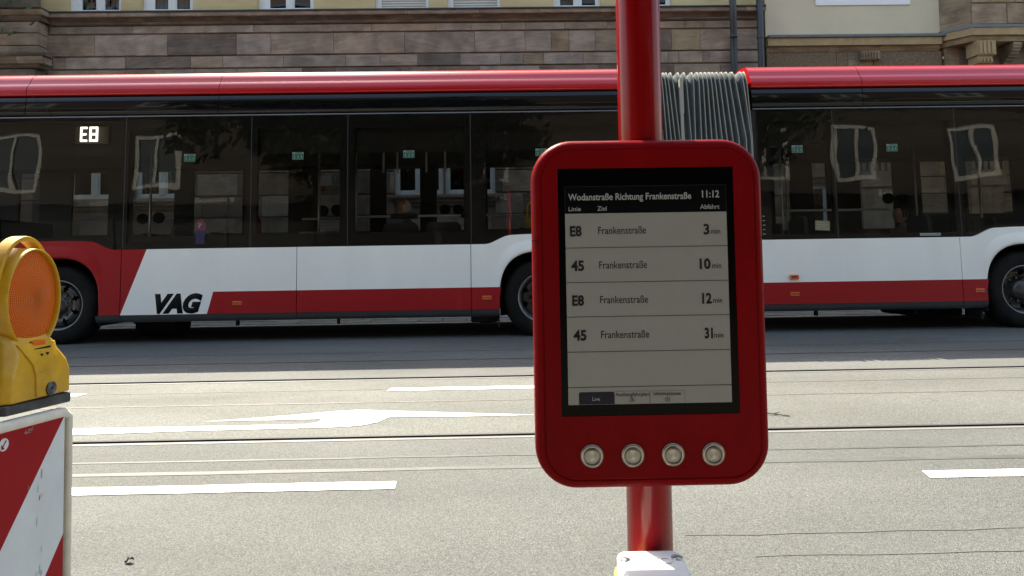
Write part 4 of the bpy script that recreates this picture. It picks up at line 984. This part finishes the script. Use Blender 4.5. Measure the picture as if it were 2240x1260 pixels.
for x_, y_ in ((-2.50, 1.0), (-1.87, .42), (3.68, .5), (4.05, 1.2), (5.9, 1.2), (-4.9, 1.2), (6.9, 1.3)): MB().tube([(x_, y_, .36), (x_, y_, 2.72)], .016, 8).build('grab_pole', K['steel_rail'], bus, True)
for x_, z_ in ((-2.72, 1.75), (-2.51, 1.76), (-.86, 1.74), (-.66, 1.74), (-5.44, 1.67), (-5.20, 1.68), (5.98, 1.82), (6.22, 1.82)):
    lathe('round_pad', [(0, -.02), (.075, -.018), (.086, -.006), (.086, .02)], K['pad'], bus, 24, 'y', (x_, 2.0, z_))
for x_ in (-1.62, -1.43, -1.03, -.77): box('hanging_strap', (x_-.012, x_+.012), (1.0, 1.03), (2.18, 2.60), K['steel_rail'], bus)
box('notice', (-2.86, -2.55), (2.40, 2.41), (2.03, 2.19), K['sticker_white'], bus); box('notice_print', (-2.85, -2.78), (2.395, 2.399), (2.10, 2.18), K['sticker_red'], bus)
lathe('fire_extinguisher', [(0, 0), (.06, .01), (.065, .05), (.065, .42), (.03, .47), (.02, .52), (0, .53)], K['ext_red'], bus, 16, 'z', (-3.35, 1.0, 1.12))
MB().tube([(.34, .55, 1.45), (.34, .55, 1.62), (.35, .55, 1.68), (.385, .55, 1.70), (.42, .55, 1.68), (.42, .55, 1.60)], .014, 8).box((.31, .46), (.50, .60), (1.36, 1.47)).build('ticket_machine', K['yellow_box'], bus)
box('driver_cab_wall', (-6.35, -6.3), (.1, 1.3), (.36, 1.55), K['bus_in'], bus); box('dashboard', (-8.0, -7.4), (.2, 2.2), (.36, 1.28), K['bus_in'], bus)

# ------------------------------------------------------------------ people on the bus
def person(name, x, y, z, skin, hair, top, legs, label, heading=math.pi, hairlen=0, sc=1.0, extra=None):
    """seated figure; local +X is the way it faces; origin on the seat under the pelvis"""
    q = empty(name, (0, 0, 0)); M_ = bus.matrix_basis if False else None
    # world placement from bus-local coordinates
    cl, sn = math.cos(.038), math.sin(.038)
    q.location = (x, 8.06+y*cl+z*sn, -y*sn+z*cl); q.rotation_euler = (0, 0, heading); q.scale = (sc, sc, sc)
    J = [((0, 0, .08), .135), ((.0, 0, .22), .125), ((.0, 0, .40), .135), ((-.01, 0, .50), .10), ((.005, 0, .555), .055), ((.015, 0, .60), .052),
         ((0, .155, .475), .062), ((0, .20, .44), .052), ((.04, .235, .20), .042), ((.26, .19, .14), .032), ((.33, .17, .14), .026),
         ((0, -.155, .475), .062), ((0, -.20, .44), .052), ((.04, -.235, .20), .042), ((.26, -.19, .14), .032), ((.33, -.17, .14), .026),
         ((.06, .10, .06), .09), ((.42, .12, .07), .068), ((.44, .12, -.32), .045), ((.52, .12, -.37), .038),
         ((.06, -.10, .06), .09), ((.42, -.12, .07), .068), ((.44, -.12, -.32), .045), ((.52, -.12, -.37), .038)]
    E = [(0, 1), (1, 2), (2, 3), (3, 4), (4, 5), (3, 6), (6, 7), (7, 8), (8, 9), (9, 10), (3, 11), (11, 12), (12, 13), (13, 14), (14, 15), (0, 16), (16, 17), (17, 18), (18, 19), (0, 20), (20, 21), (21, 22), (22, 23)]
    me = bpy.data.meshes.new('body'); me.from_pydata([j[0] for j in J], E, []); o = link('body', me, q)
    me.materials.append(top); me.materials.append(legs)
    sk = o.modifiers.new('skin', 'SKIN'); 
    for i, d in enumerate(me.skin_vertices[0].data): d.radius = (J[i][1], J[i][1]*(1.25 if i in (1, 2) else 1)); d.use_root = (i == 0)
    o.modifiers.new('sub', 'SUBSURF').levels = 1; o.modifiers['sub'].render_levels = 2
    # head: shaped ball with brow, nose, jaw and ears
    bm = bmesh.new(); bmesh.ops.create_uvsphere(bm, u_segments=28, v_segments=20, radius=1)
    for v in bm.verts:
        c = v.co; f_ = max(0, c.x); jaw = max(0, -c.z)
        xx = c.x*.098+.012; yy = c.y*.076*(1-.28*jaw); zz = c.z*.122
        if abs(c.y) < .22 and -.35 < c.z < .18 and c.x > .8: xx += .022*(1-abs(c.y)/.22)*(1-abs(c.z+.12)/.35)
        if c.z < -.5 and c.x > .2: xx += .012
        if .18 < c.z < .42 and c.x > .75: xx += .004
        if abs(abs(c.y)-.33) < .16 and .0 < c.z < .18 and c.x > .7: xx -= .008
        v.co = (xx, yy, zz)
    hm = bpy.data.meshes.new('head'); bm.to_mesh(hm); bm.free(); hm.materials.append(skin)
    for p_ in hm.polygons: p_.use_smooth = True
    hd = link('head', hm, q); hd.location = (.035, 0, .715); hd.rotation_euler = (0, .15, 0)
    for s_ in (-1, 1):
        lathe('ear', [(0, 0), (.022, .004), (.03, .01), (.02, .016), (0, .016)], skin, hd, 12, 'y', (.0, .066*s_, 0)).scale = (.7, 1, 1.1)
        e_ = lathe('eye', [(0, 0), (.009, .004), (.012, .010), (.009, .016), (0, .018)], K['sticker_white'], hd, 10, 'x', (.088, .030*s_, .012)); 
    MB().box((.100, .112), (-.022, .022), (-.058, -.053)).build('mouth', K['seat_red'], hd)
    # hair: shell over the back of the skull
    bm = bmesh.new(); bmesh.ops.create_uvsphere(bm, u_segments=28, v_segments=20, radius=1); rr = random.Random(4)
    dele = [v for v in bm.verts if (v.co.x > .25 and v.co.z < .62) or (v.co.z < -.35-hairlen and v.co.x < .25) or (hair is K['hair_white'] and v.co.z > .55 and v.co.x > -.25)]
    for v in bm.verts:
        c = v.co; k = 1.08+rr.uniform(-.03, .05); v.co = (c.x*.098*k+.008, c.y*.078*k*(1+.25*max(0, -c.z)*hairlen), c.z*.124*k-(.08*hairlen if c.z < -.2 else 0))
    bmesh.ops.delete(bm, geom=dele, context='VERTS')
    hm = bpy.data.meshes.new('hair'); bm.to_mesh(hm); bm.free(); hm.materials.append(hair)
    for p_ in hm.polygons: p_.use_smooth = True
    link('hair', hm, hd)
    # hands: palm with five fingers resting on the thighs
    for s_ in (-1, 1):
        h_ = MB(); h_.tube([(.32, .172*s_, .14), (.36, .168*s_, .138), (.40, .165*s_, .134)], [.026, .034, .030], 8)
        for k, L_ in enumerate((.062, .072, .068, .052)):
            y_ = (.165+(k-1.5)*.017)*s_; h_.tube([(.395, y_, .134), (.395+L_*.5, y_, .137), (.395+L_, y_, .120)], [.009, .0085, .007], 6)
        h_.tube([(.345, (.168-.028)*s_, .137), (.375, (.168-.048)*s_, .135), (.40, (.168-.052)*s_, .128)], [.011, .010, .008], 6)
        h_.build('hand', skin, q, True)
    return tag(q, label, 'person', 'people riding in the bus')
person('person', -1.30, 1.1, .96, K['skin'], K['hair_white'], K['cloth_grey'], K['cloth_dark'], 'white-haired passenger in grey seen through the middle bus window', math.pi*1.06)
person('person', 6.55, 1.2, .95, K['skin'], K['hair_dark'], K['cloth_dark'], K['cloth_dark'], 'dark-haired passenger in black seated above the rearmost wheel of the bus', math.pi, .5)
person('person', 5.75, 1.3, .80, K['skin'], K['hair_dark'], K['cloth_tan'], K['cloth_dark'], 'dark-haired passenger in a tan top seated ahead of the rearmost wheel', math.pi)
person('person', -6.75, .75, .84, K['skin'], K['hair_dark'], K['cloth_blue'], K['cloth_dark'], 'driver in navy at the front of the bus behind the yellow warning lamp', math.pi)
seat(-6.72, .75, 'x'); seat(-1.0, 1.1, 'x'); seat(6.85, 1.2, 'x')
# parked car on the near side, behind the viewpoint, mirrored in the glass
def car(x, y, label):
    c_ = empty('parked_car', (x, y, -.06)); pr = [(-2.1, .35), (-2.15, .75), (-1.7, .92), (-1.1, .98), (-.55, 1.40), (.55, 1.46), (1.25, 1.30), (1.75, .98), (2.1, .90), (2.15, .4), (1.75, .3), (1.65, .55), (1.35, .68), (1.05, .55), (.95, .3), (-.95, .3), (-1.05, .55), (-1.35, .68), (-1.65, .55), (-1.75, .3)]
    o = prism_xz('body', pr, -.85, .85, K['car_red'], c_, .06)
    for s_ in (-.856, .85):
        prism_xz('side_window', [(-1.0, .98), (-.5, 1.34), (.02, 1.38), (.02, .98)], s_, s_+.006, K['car_glass'], c_); prism_xz('side_window', [(.08, .98), (.08, 1.38), (.55, 1.38), (1.15, 1.24), (1.3, .98)], s_, s_+.006, K['car_glass'], c_)
    for xx in (-1.35, 1.35):
        for s_ in (-.86, .64): w_ = lathe('wheel', [(0, .03), (.2, .02), (.22, 0), (.31, .02), (.32, .06), (.32, .2), (.2, .22), (0, .22)], [K['rubber'], K['rim']], c_, 28, 'y', (xx, s_, .32), [1, 1, 0, 0, 0, 0, 1])
    return tag(c_, label, 'car', 'parked cars on the near side')
car(4.3, -2.0+.0, 'dark red parked car behind the viewpoint, right of the trees'); car(-6.4, -2.0, 'dark red parked car behind the viewpoint on the left')

# ------------------------------------------------------------------ pole with departure board
pole = tag(MB().tube([(.1818, .852, -.1), (.1818, .852, 2.9)], .0283, 48, cap=True).build('pole', K['pole'], None, True), 'slim glossy red pole carrying the departure board', 'pole')
bd = empty('departure_board', (.1755, .815, 1.064)); tag(bd, 'red rounded departure board with four steel buttons and a lit timetable screen', 'departure board'); bd['label'] = 'red rounded departure board with a screen of departures and four steel buttons'
bd.location = (0, 0, 0)
def rrect(x0, x1, z0, z1, r, n=12):
    pts = []
    for cx, cz, a0 in ((x1-r, z0+r, -90), (x1-r, z1-r, 0), (x0+r, z1-r, 90), (x0+r, z0+r, 180)):
        for i in range(n+1): a_ = R(a0+90*i/n); pts.append((cx+r*math.cos(a_), cz+r*math.sin(a_)))
    return pts
BX0, BX1, BZ0, BZ1, BR = .0370, .3195, .8540, 1.2735, .050
def bring(d, y): return [(x_, y, z_) for x_, z_ in rrect(BX0+d, BX1-d, BZ0+d, BZ1-d, BR-d)]
rings = [bring(.004, .826), bring(.0, .823), bring(0, .812), bring(.0008, .8075), bring(.0028, .8042), bring(.0058, .8020), bring(.0096, .8010), bring(.0108, .8008), bring(.0114, .8022), bring(.0124, .8022), bring(.0130, .8006), bring(.0136, .8002)]
n = len(rings[0]); v = [q for r_ in rings for q in r_]; f = [(i*n+k, i*n+(k+1) % n, (i+1)*n+(k+1) % n, (i+1)*n+k) for i in range(len(rings)-1) for k in range(n)]
f.append(tuple(range(n)))
o = mesh('casing', v, f, K['board'], bd, True, recalc=False)
bm = bmesh.new(); bm.from_mesh(o.data); bm.verts.ensure_lookup_table()
outer = [bm.verts[(len(rings)-1)*n+k] for k in range(n)]
SX0, SX1, SZ0, SZ1 = .0686, .2828, .9410, 1.2384
inner = [bm.verts.new((x_, .8002, z_)) for x_, z_ in ((SX0, SZ0), (SX1, SZ0), (SX1, SZ1), (SX0, SZ1))]; back = [bm.verts.new((x_, .8032, z_)) for x_, z_ in ((SX0, SZ0), (SX1, SZ0), (SX1, SZ1), (SX0, SZ1))]
ie = [bm.edges.new((inner[i], inner[(i+1) % 4])) for i in range(4)]
oe = [bm.edges.get((outer[i], outer[(i+1) % n])) for i in range(n)]
bmesh.ops.triangle_fill(bm, use_beauty=True, edges=ie+oe, normal=(0, -1, 0))
for i in range(4): bm.faces.new((inner[i], inner[(i+1) % 4], back[(i+1) % 4], back[i]))
bmesh.ops.recalc_face_normals(bm, faces=bm.faces)
for f_ in bm.faces:
    if abs(f_.normal.y) > .999: f_.smooth = False
bm.to_mesh(o.data); bm.free()
for s_, x_ in ((-1, BX0), (1, BX1)): box('casing_seam', (x_-.0004 if s_ < 0 else x_-.0100, x_+.0100 if s_ < 0 else x_+.0004), (.7996+.0012, .825), (1.1515, 1.1521), K['ink'], bd)
scn = MB().box((SX0+.0002, SX1-.0002), (.8016, .8036), (SZ0+.0002, SZ1-.0002)).build('screen', K['bezel'], bd)
YS = .8014
AX0, AX1, AZ0, AZ1 = .0770, .2737, .9544, 1.2165
MB().box((AX0, AX1), (YS-.0001, YS+.0001), (AZ0, 1.1836)).build('display_area', K['screen'], scn)
MB().box((AX0, AX1), (YS-.0001, YS+.0001), (1.1838, AZ1)).build('display_header', K['screen_head'], scn)
q = MB(); t_ = .00018
for (x0, x1, z0, z1) in ((AX0, AX1, AZ1-t_, AZ1), (AX0, AX0+t_, 1.1838, AZ1), (AX1-t_, AX1, 1.1838, AZ1)): q.box((x0, x1), (YS-.0004, YS-.0002), (z0, z1))
q.build('display_outline', mat('outline_grey', (.05, .05, .05), .5), scn)
q = MB()
for z_ in (1.1421, 1.1004, .1+.9591, 1.0172, .9752): q.box((AX0, AX1), (YS-.0005, YS-.0002), (z_-.00028, z_+.00028))
q.build('row_line', K['ink'], scn)
YT = YS-.0006
def T(s_, x0, x1, b, cap, m=K['ink'], bold=0): return text_mesh('lettering', s_, x0, x1, b, cap, YT, m, scn, bold, 0, .0002)
T('Wodanstraße Richtung Frankenstraße', .0812, .2310, 1.1998, .0079, K['ink_light'], .018)
T('11:12', .2443, .2653, 1.2012, .0084, K['ink_light'], .018)
T('Linie', .0814, .0964, 1.1868, .0052, K['ink_light'], .008); T('Ziel', .1163, .1277, 1.1868, .0054, K['ink_light'], .008); T('Abfahrt', .2415, .2652, 1.1872, .0054, K['ink_light'], .008)
for k, (ln, mn, x0) in enumerate((('E8', '3', .2450), ('45', '10', .2392), ('E8', '12', .2411), ('45', '31', .2430))):
    dz = -.04175*k; dx = .0006*k
    T(ln, .0826+dx, .0968+dx+(.0015 if ln == '45' else 0), 1.1566+dz, .0120, K['ink'], .034)
    T('Frankenstraße', .1170+dx*.5, .1748+dx*.5, 1.1584+dz, .0088, K['ink'], -.004)
    T(mn, x0, .2522+dx*.3 if k else .2522, 1.1566+dz, .0122, K['ink'], .032)
    T('min', .2542+dx*.2, .2652+dx*.2, 1.1568+dz, .0066, K['ink'], -.004)
prism_xz('tab', [(.0896, .9548), (.1321, .9548), (.1321, .9680), (.1306, .9694), (.0912, .9694), (.0896, .9680)], YS-.0004, YS-.0002, K['tab_blue'], scn)
q = MB()
for (a_, b_) in ((.1325, .1745), (.1751, .2170)):
    pts = [(a_, .9546), (a_, .9684), (a_+.0014, .9698), (b_-.0014, .9698), (b_, .9684), (b_, .9546)]
    for (p0, p1) in zip(pts, pts[1:]):
        d = Vector((p1[0]-p0[0], 0, p1[1]-p0[1])).normalized(); nn = Vector((-d.z, 0, d.x))*.00014
        q.add([Vector((p0[0], YS-.0004, p0[1]))-nn, Vector((p1[0], YS-.0004, p1[1]))-nn, Vector((p1[0], YS-.0004, p1[1]))+nn, Vector((p0[0], YS-.0004, p0[1]))+nn], [(0, 1, 2, 3)])
q.build('tab_outline', K['ink'], scn)
T('Live', .1058, .1147, .9590, .0046, K['ink_light'], .002)
T('Aushangfahrplan', .1337, .1733, .9638, .0044, K['ink'], -.002); T('(3)', .1502, .1560, .9574, .0042); T('Informationen', .1796, .2122, .9640, .0044, K['ink'], -.002); T('(5)', .1930, .1988, .9574, .0042)
for x_, z_ in ((.1037, .8946), (.1524, .8944), (.2006, .8945), (.2490, .8941)):
    bt = empty('push_button', (x_, .8002, z_), (R(90), 0, 0)); bt.parent = bd
    lathe('ring', [(.0138, 0), (.0139, .0016), (.0128, .0030), (.0104, .0030), (.0099, .0024), (.0097, .0012)], K['steel'], bt, 48, 'z')
    lathe('cap', [(.0094, .0010), (.0093, .0025), (.0088, .0028), (.0045, .0026), (0, .0025)], K['spun'], bt, 64, 'z')
# request box clamped below the board
bx = empty('request_box'); tag(bx, 'small white box with raised INFO letters clamped to the red pole below the board', 'button box')
zt = .774
def xyprism(name, pts, z0, z1, m, parent, bev=0, seg=3):
    n = len(pts); v = [(x_, y_, z0) for x_, y_ in pts]+[(x_, y_, z1) for x_, y_ in pts]
    o = mesh(name, v, [tuple(range(n-1, -1, -1)), tuple(range(n, 2*n))]+[(i, (i+1) % n, (i+1) % n+n, i+n) for i in range(n)], m, parent, recalc=True)
    if bev: bevel(o, bev, seg, 50)
    return o
def rr_xy(x0, x1, y0, y1, r, n=6): return [(a_, b_) for a_, b_ in rrect(x0, x1, y0, y1, r, n)]
bxo = xyprism('housing', rr_xy(.1325, .2105, .752, .822, .012), .64, zt, K['plastic_white'], bx, .006, 4)
# screw wells and screws
for x_ in (.1408, .2022):
    lathe('screw_well', [(.0072, zt+.0004), (.0060, zt-.0003), (.0058, zt-.0002)], K['scuff'], bx, 24, 'z', (x_, .800, 0))
    lathe('screw', [(0, zt+.0018), (.003, zt+.0016), (.0052, zt+.0006), (.0054, zt-.001)], K['screw'], bx, 18, 'z', (x_, .797, 0))
def flat_text(s_, x0, x1, y0, hgt, z, m, parent):
    o = text_mesh('lettering', s_, x0, x1, 0, hgt, 0, m, parent, .0, 0, 0)
    for vv in o.data.vertices: vv.co = Vector((vv.co.x, y0+vv.co.z, z))
    sd_ = o.modifiers.new('s', 'SOLIDIFY'); sd_.thickness = .001; sd_.offset = 1; return o
flat_text('INFO', .1495, .1945, .785, .014, zt+.0001, K['plastic_white'], bx)
q = MB()
for i in range(6): q.tube([(.150+i*.0055, .781-(i % 2)*.003, zt-.0005), (.150+i*.0055, .781-(i % 2)*.003, zt+.0009)], .0008, 8)
q.build('braille_dot', K['plastic_white'], bx)
box('clamp', (.1365, .2065), (.806, .87), (.60, .735), K['plastic_yellow'], bx, .008)

# ------------------------------------------------------------------ barrier plate and warning lamp
XP = -.93
br = empty('barrier_board'); tag(br, 'red and white striped barrier board in a white plastic frame at the left edge', 'barrier')
def P3(w_, z_, d=0): return (XP+d, w_, z_)
def prism_yz(name, pts, x0, x1, m, parent, bev=0, seg=2):
    n = len(pts); v = [(x0, y_, z_) for y_, z_ in pts]+[(x1, y_, z_) for y_, z_ in pts]
    o = mesh(name, v, [tuple(range(n)), tuple(range(2*n-1, n-1, -1))]+[(i, i+n, (i+1) % n+n, (i+1) % n) for i in range(n)], m, parent, recalc=True)
    if bev: bevel(o, bev, seg, 50)
    return o
# upright frame: outer rounded ring round the sheet
def ztop(w_): return .8245-.085*(w_-1.28)         # top edge dips slightly to the right
fz0 = .05
outer_ = [(1.185, fz0), (1.452, fz0), (1.457, .10), (1.468, ztop(1.46)-.020), (1.465, ztop(1.46)-.006), (1.452, ztop(1.452)), (1.20, ztop(1.20)), (1.19, ztop(1.19)-.006), (1.186, ztop(1.19)-.02)]
inner_ = [(1.205, .07), (1.433, .07), (1.4345, ztop(1.434)-.014), (1.205, ztop(1.205)-.014)]
prism_yz('back_plate', outer_, XP-.038, XP-.012, K['barrier_white'], br, .006, 3)
q = MB()
def bar(p0, p1, r): q.tube([(XP-.012, p0[0], p0[1]), (XP-.012, p1[0], p1[1])], r, 14)
MB().tube([(XP-.010, 1.4535, .06), (XP-.010, 1.4545, ztop(1.448)-.018), (XP-.010, 1.445, ztop(1.445)-.011), (XP-.010, 1.43, ztop(1.43)-.008), (XP-.010, 1.21, ztop(1.21)-.008), (XP-.010, 1.196, ztop(1.2)-.012), (XP-.010, 1.194, ztop(1.2)-.03), (XP-.010, 1.194, .06)], .0125, 16).build('frame_rim', K['barrier_white'], br, True)
# striped sheet, split along the stripe borders
def zl(w_, a_, b_): return a_[1]+(b_[1]-a_[1])*(w_-a_[0])/(b_[0]-a_[0])
s1a, s1b = (1.432, .797), (1.205, .46)
A, B = 1.205, 1.4345; sl_ = (s1a[1]-.598)/(1.432-1.258)
def L1(w_, off): return .7985+(w_-1.4345)*sl_+off
pitch = .2445
def clip_band(z_lo, z_hi):
    """polygon between two parallel slanted lines, cut to the sheet"""
    W = [A, B]; pts = []
    def cut(poly, inside, inter):
        out = []
        for i in range(len(poly)):
            p_, q_ = poly[i], poly[(i+1) % len(poly)]
            if inside(p_): out.append(p_)
            if inside(p_) != inside(q_): out.append(inter(p_, q_))
        return out
    poly = [(A, .07), (B, .07), (B, ztop(B)-.014), (A, ztop(A)-.014)]
    for sgn, off in ((1, z_lo), (-1, z_hi)):
        fn = lambda p_: sgn*(p_[1]-L1(p_[0], off))
        poly = cut(poly, lambda p_: fn(p_) >= 0, lambda p_, q_: tuple(p_[i]+(q_[i]-p_[i])*fn(p_)/(fn(p_)-fn(q_)) for i in (0, 1)))
        if not poly: return None
    return poly
for k in range(-5, 2):
    pl_ = clip_band(k*pitch, (k+1)*pitch)
    if pl_ and len(pl_) > 2: mesh('stripe', [(XP, y_, z_) for y_, z_ in pl_], [tuple(range(len(pl_)))], K['sheet_red'] if k % 2 == 0 else K['sheet_white'], br)
o = lathe('round_sticker', [(0, .0012), (.0115, .0012), (.0118, 0)], K['sheet_white'], br, 28, 'x', (XP, 1.262, .789))
q = MB(); q.add([(.0018, .006, .006), (.0018, .003, .0075), (.0018, -.006, -.004), (.0018, -.004, -.0055)], [(0, 1, 2, 3)]); q.add([(.0018, -.0075, .0005), (.0018, -.0052, .001), (.0018, -.0045, -.0045), (.0018, .0005, -.0052), (.0018, .0005, -.0075), (.0018, -.0075, -.0078)], [(0, 1, 2, 3, 4, 5)])
q.build('arrow_print', K['sheet_red'], o)
rq = random.Random(11); q = MB()
for k in range(26):
    w_ = 1.315+rq.random()*.022; z_ = .796-(w_-1.315)*.02+rq.uniform(-.004, .005); q.add([(XP+.0008, w_, z_), (XP+.0008, w_+.0025, z_), (XP+.0008, w_+.0025, z_+.0012), (XP+.0008, w_, z_+.0012)], [(0, 1, 2, 3)])
for k in range(14):
    z_ = rq.uniform(.48, .70); w_ = 1.36+rq.gauss(0, .012); l_ = rq.uniform(.004, .02); q.add([(XP+.0008, w_, z_), (XP+.0008, w_+.0012, z_), (XP+.0008, w_+.0022, z_+l_), (XP+.0008, w_+.001, z_+l_)], [(0, 1, 2, 3)])
q.build('scuff_mark', K['scuff'], br)
box('foot', (XP-.2, XP+.15), (1.05, 1.6), (-.02, .06), K['black_plastic'], br, .02)

lm = empty('warning_lamp'); tag(lm, 'yellow warning lamp with round amber lens and carrying hoop on top of the striped barrier', 'warning lamp')
z0 = .845
def zb(w_): return -.06*(w_-1.37)
# black foot
prism_yz('base', [(1.268, .838-.0), (1.458, .822), (1.4585, .844), (1.268, .857)], XP-.085, XP-.002, K['black_plastic'], lm, .004)
# battery housing, chamfered front, narrowing to the shoulders
def hull_sec(z, w0, w1, d0, d1, c):
    """section: rounded-front plan outline at height z"""
    zz0 = z; return [(XP+d0, w0, zz0-.06*(w0-1.37)), (XP+d1-c, w0, zz0-.06*(w0-1.37)), (XP+d1, w0+c, zz0-.06*(w0+c-1.37)), (XP+d1, w1-c, zz0-.06*(w1-c-1.37)), (XP+d1-c, w1, zz0-.06*(w1-1.37)), (XP+d0, w1, zz0-.06*(w1-1.37))]
secs = [hull_sec(.852, 1.269, 1.463, -.088, .0, .014), hull_sec(.900, 1.271, 1.463, -.088, .0, .014), hull_sec(.922, 1.280, 1.458, -.086, -.003, .016), hull_sec(.945, 1.291, 1.443, -.082, -.010, .018), hull_sec(.965, 1.298, 1.436, -.080, -.020, .014), hull_sec(.985, 1.304, 1.430, -.080, -.038, .012)]
k = 6; v = [q_ for s_ in secs for q_ in s_]; f = [(i*k+j, i*k+(j+1) % k, (i+1)*k+(j+1) % k, (i+1)*k+j) for i in range(len(secs)-1) for j in range(k)]+[tuple(range(k-1, -1, -1)), tuple((len(secs)-1)*k+j for j in range(k))]
o = mesh('housing', v, f, K['lamp_yellow'], lm, recalc=True); bevel(o, .005, 3, 15)
# raised centre panel that flares to the shoulders
rw = [(.856, 1.343, 1.405, .0035), (.90, 1.340, 1.407, .0035), (.920, 1.335, 1.411, .002), (.935, 1.326, 1.417, -.003), (.950, 1.318, 1.421, -.009), (.962, 1.312, 1.424, -.0145)]
v = []; f = []
for z_, a_, b_, d_ in rw:
    for w_, dd in ((a_, -.008), (a_+.002, 0), (b_-.002, 0), (b_, -.008)): v.append((XP+d_+dd, w_, z_-.06*(w_-1.37)))
for i in range(len(rw)-1):
    for j in range(3): f.append((i*4+j, i*4+j+1, (i+1)*4+j+1, (i+1)*4+j))
f += [(0, 1, 2, 3), tuple(len(v)-4+j for j in range(4))]
o = mesh('key_panel', v, f, K['lamp_yellow'], lm, recalc=True); bevel(o, .0015, 2, 30)
box('moulded_line', (XP+.0036, XP+.0045), (1.352, 1.392), (.9045, .906), K['lamp_yellow'], lm)
# key lock
o = lathe('key_lock', [(0, .0055), (.0045, .0055), (.0047, .0075), (.0085, .0075), (.0087, .0058), (.0112, .0058), (.0118, .0075), (.0138, .007), (.0142, .003)], K['bolt'], lm, 32, 'x', (XP, 1.3835, .8665)); lathe('lock_pin', [(0, .008), (.0015, .0075), (.002, .005)], K['ink'], o, 12, 'x')
# lamp ring: oval tube open to the street, lens dished inside
LC = (1.373, 1.050); RW, RZ = .0775, .1015
def oval(rw, rz, d, n=48, drop=0): return [(XP+d, LC[0]+rw*math.cos(2*math.pi*i/n), LC[1]+rz*math.sin(2*math.pi*i/n)) for i in range(n)]
rg = [oval(RW-.002, RZ-.002, -.085), oval(RW+.002, RZ+.001, -.082), oval(RW+.003, RZ+.002, -.055), oval(RW+.002, RZ+.001, -.028), oval(RW, RZ, -.022), oval(RW-.0018, RZ-.0018, -.0215), oval(RW-.003, RZ-.003, -.026), oval(RW-.0035, RZ-.0035, -.032)]
n = 48; v = [q_ for r_ in rg for q_ in r_]; f = [(i*n+j, i*n+(j+1) % n, (i+1)*n+(j+1) % n, (i+1)*n+j) for i in range(len(rg)-1) for j in range(n)]+[tuple(range(n))]
mesh('lamp_ring', v, f, K['lamp_yellow'], lm, True, recalc=True)
prof = [1.0, .96, .88, .75, .6, .45, .3, .15, .03]; v = []; f = []
for i, s_ in enumerate(prof):
    for j in range(n):
        t_ = 2*math.pi*j/n; v.append((.012*(1-s_**2.2), (RW-.0036)*s_*math.cos(t_), (RZ-.0036)*s_*math.sin(t_)))
f = [(i*n+j, i*n+(j+1) % n, (i+1)*n+(j+1) % n, (i+1)*n+j) for i in range(len(prof)-1) for j in range(n)]+[tuple((len(prof)-1)*n+j for j in range(n))]
o = mesh('lens', v, f, K['lens'], lm, True, recalc=True); o.location = (XP-.031, LC[0], LC[1])
box('lens_clip', (XP-.03, XP-.012), (1.352, 1.392), (.952, .966), K['lens'], lm, .003); box('clip_slot', (XP-.02, XP-.0085), (1.352, 1.400), (.9475, .9515), K['ink'], lm)
q = MB()
for w_ in (1.366, 1.383): q.box((XP-.0055, XP-.0015), (w_-.002, w_+.002), (.936, .940))
q.build('vent_hole', K['ink'], lm)
# carrying hoop
pts = []
for i in range(25):
    a_ = R(-8+196*i/24); pts.append((LC[0]-.004+.080*math.cos(a_), 1.060+.118*math.sin(a_)))
v = []; f = []
for i, (w_, z_) in enumerate(pts):
    c_ = Vector((w_-LC[0], z_-1.066)).normalized()
    for (dd, dr) in ((-.066, 0), (-.038, 0), (-.038, -.009), (-.066, -.009)): v.append((XP+dd, w_+c_.x*dr, z_+c_.y*dr))
for i in range(len(pts)-1):
    for j in range(4): f.append((i*4+j, i*4+(j+1) % 4, (i+1)*4+(j+1) % 4, (i+1)*4+j))
f += [(0, 1, 2, 3), tuple(len(v)-4+j for j in range(4))]
o = mesh('hoop', v, f, K['lamp_yellow'], lm, True, recalc=True); bevel(o, .002, 2, 50)
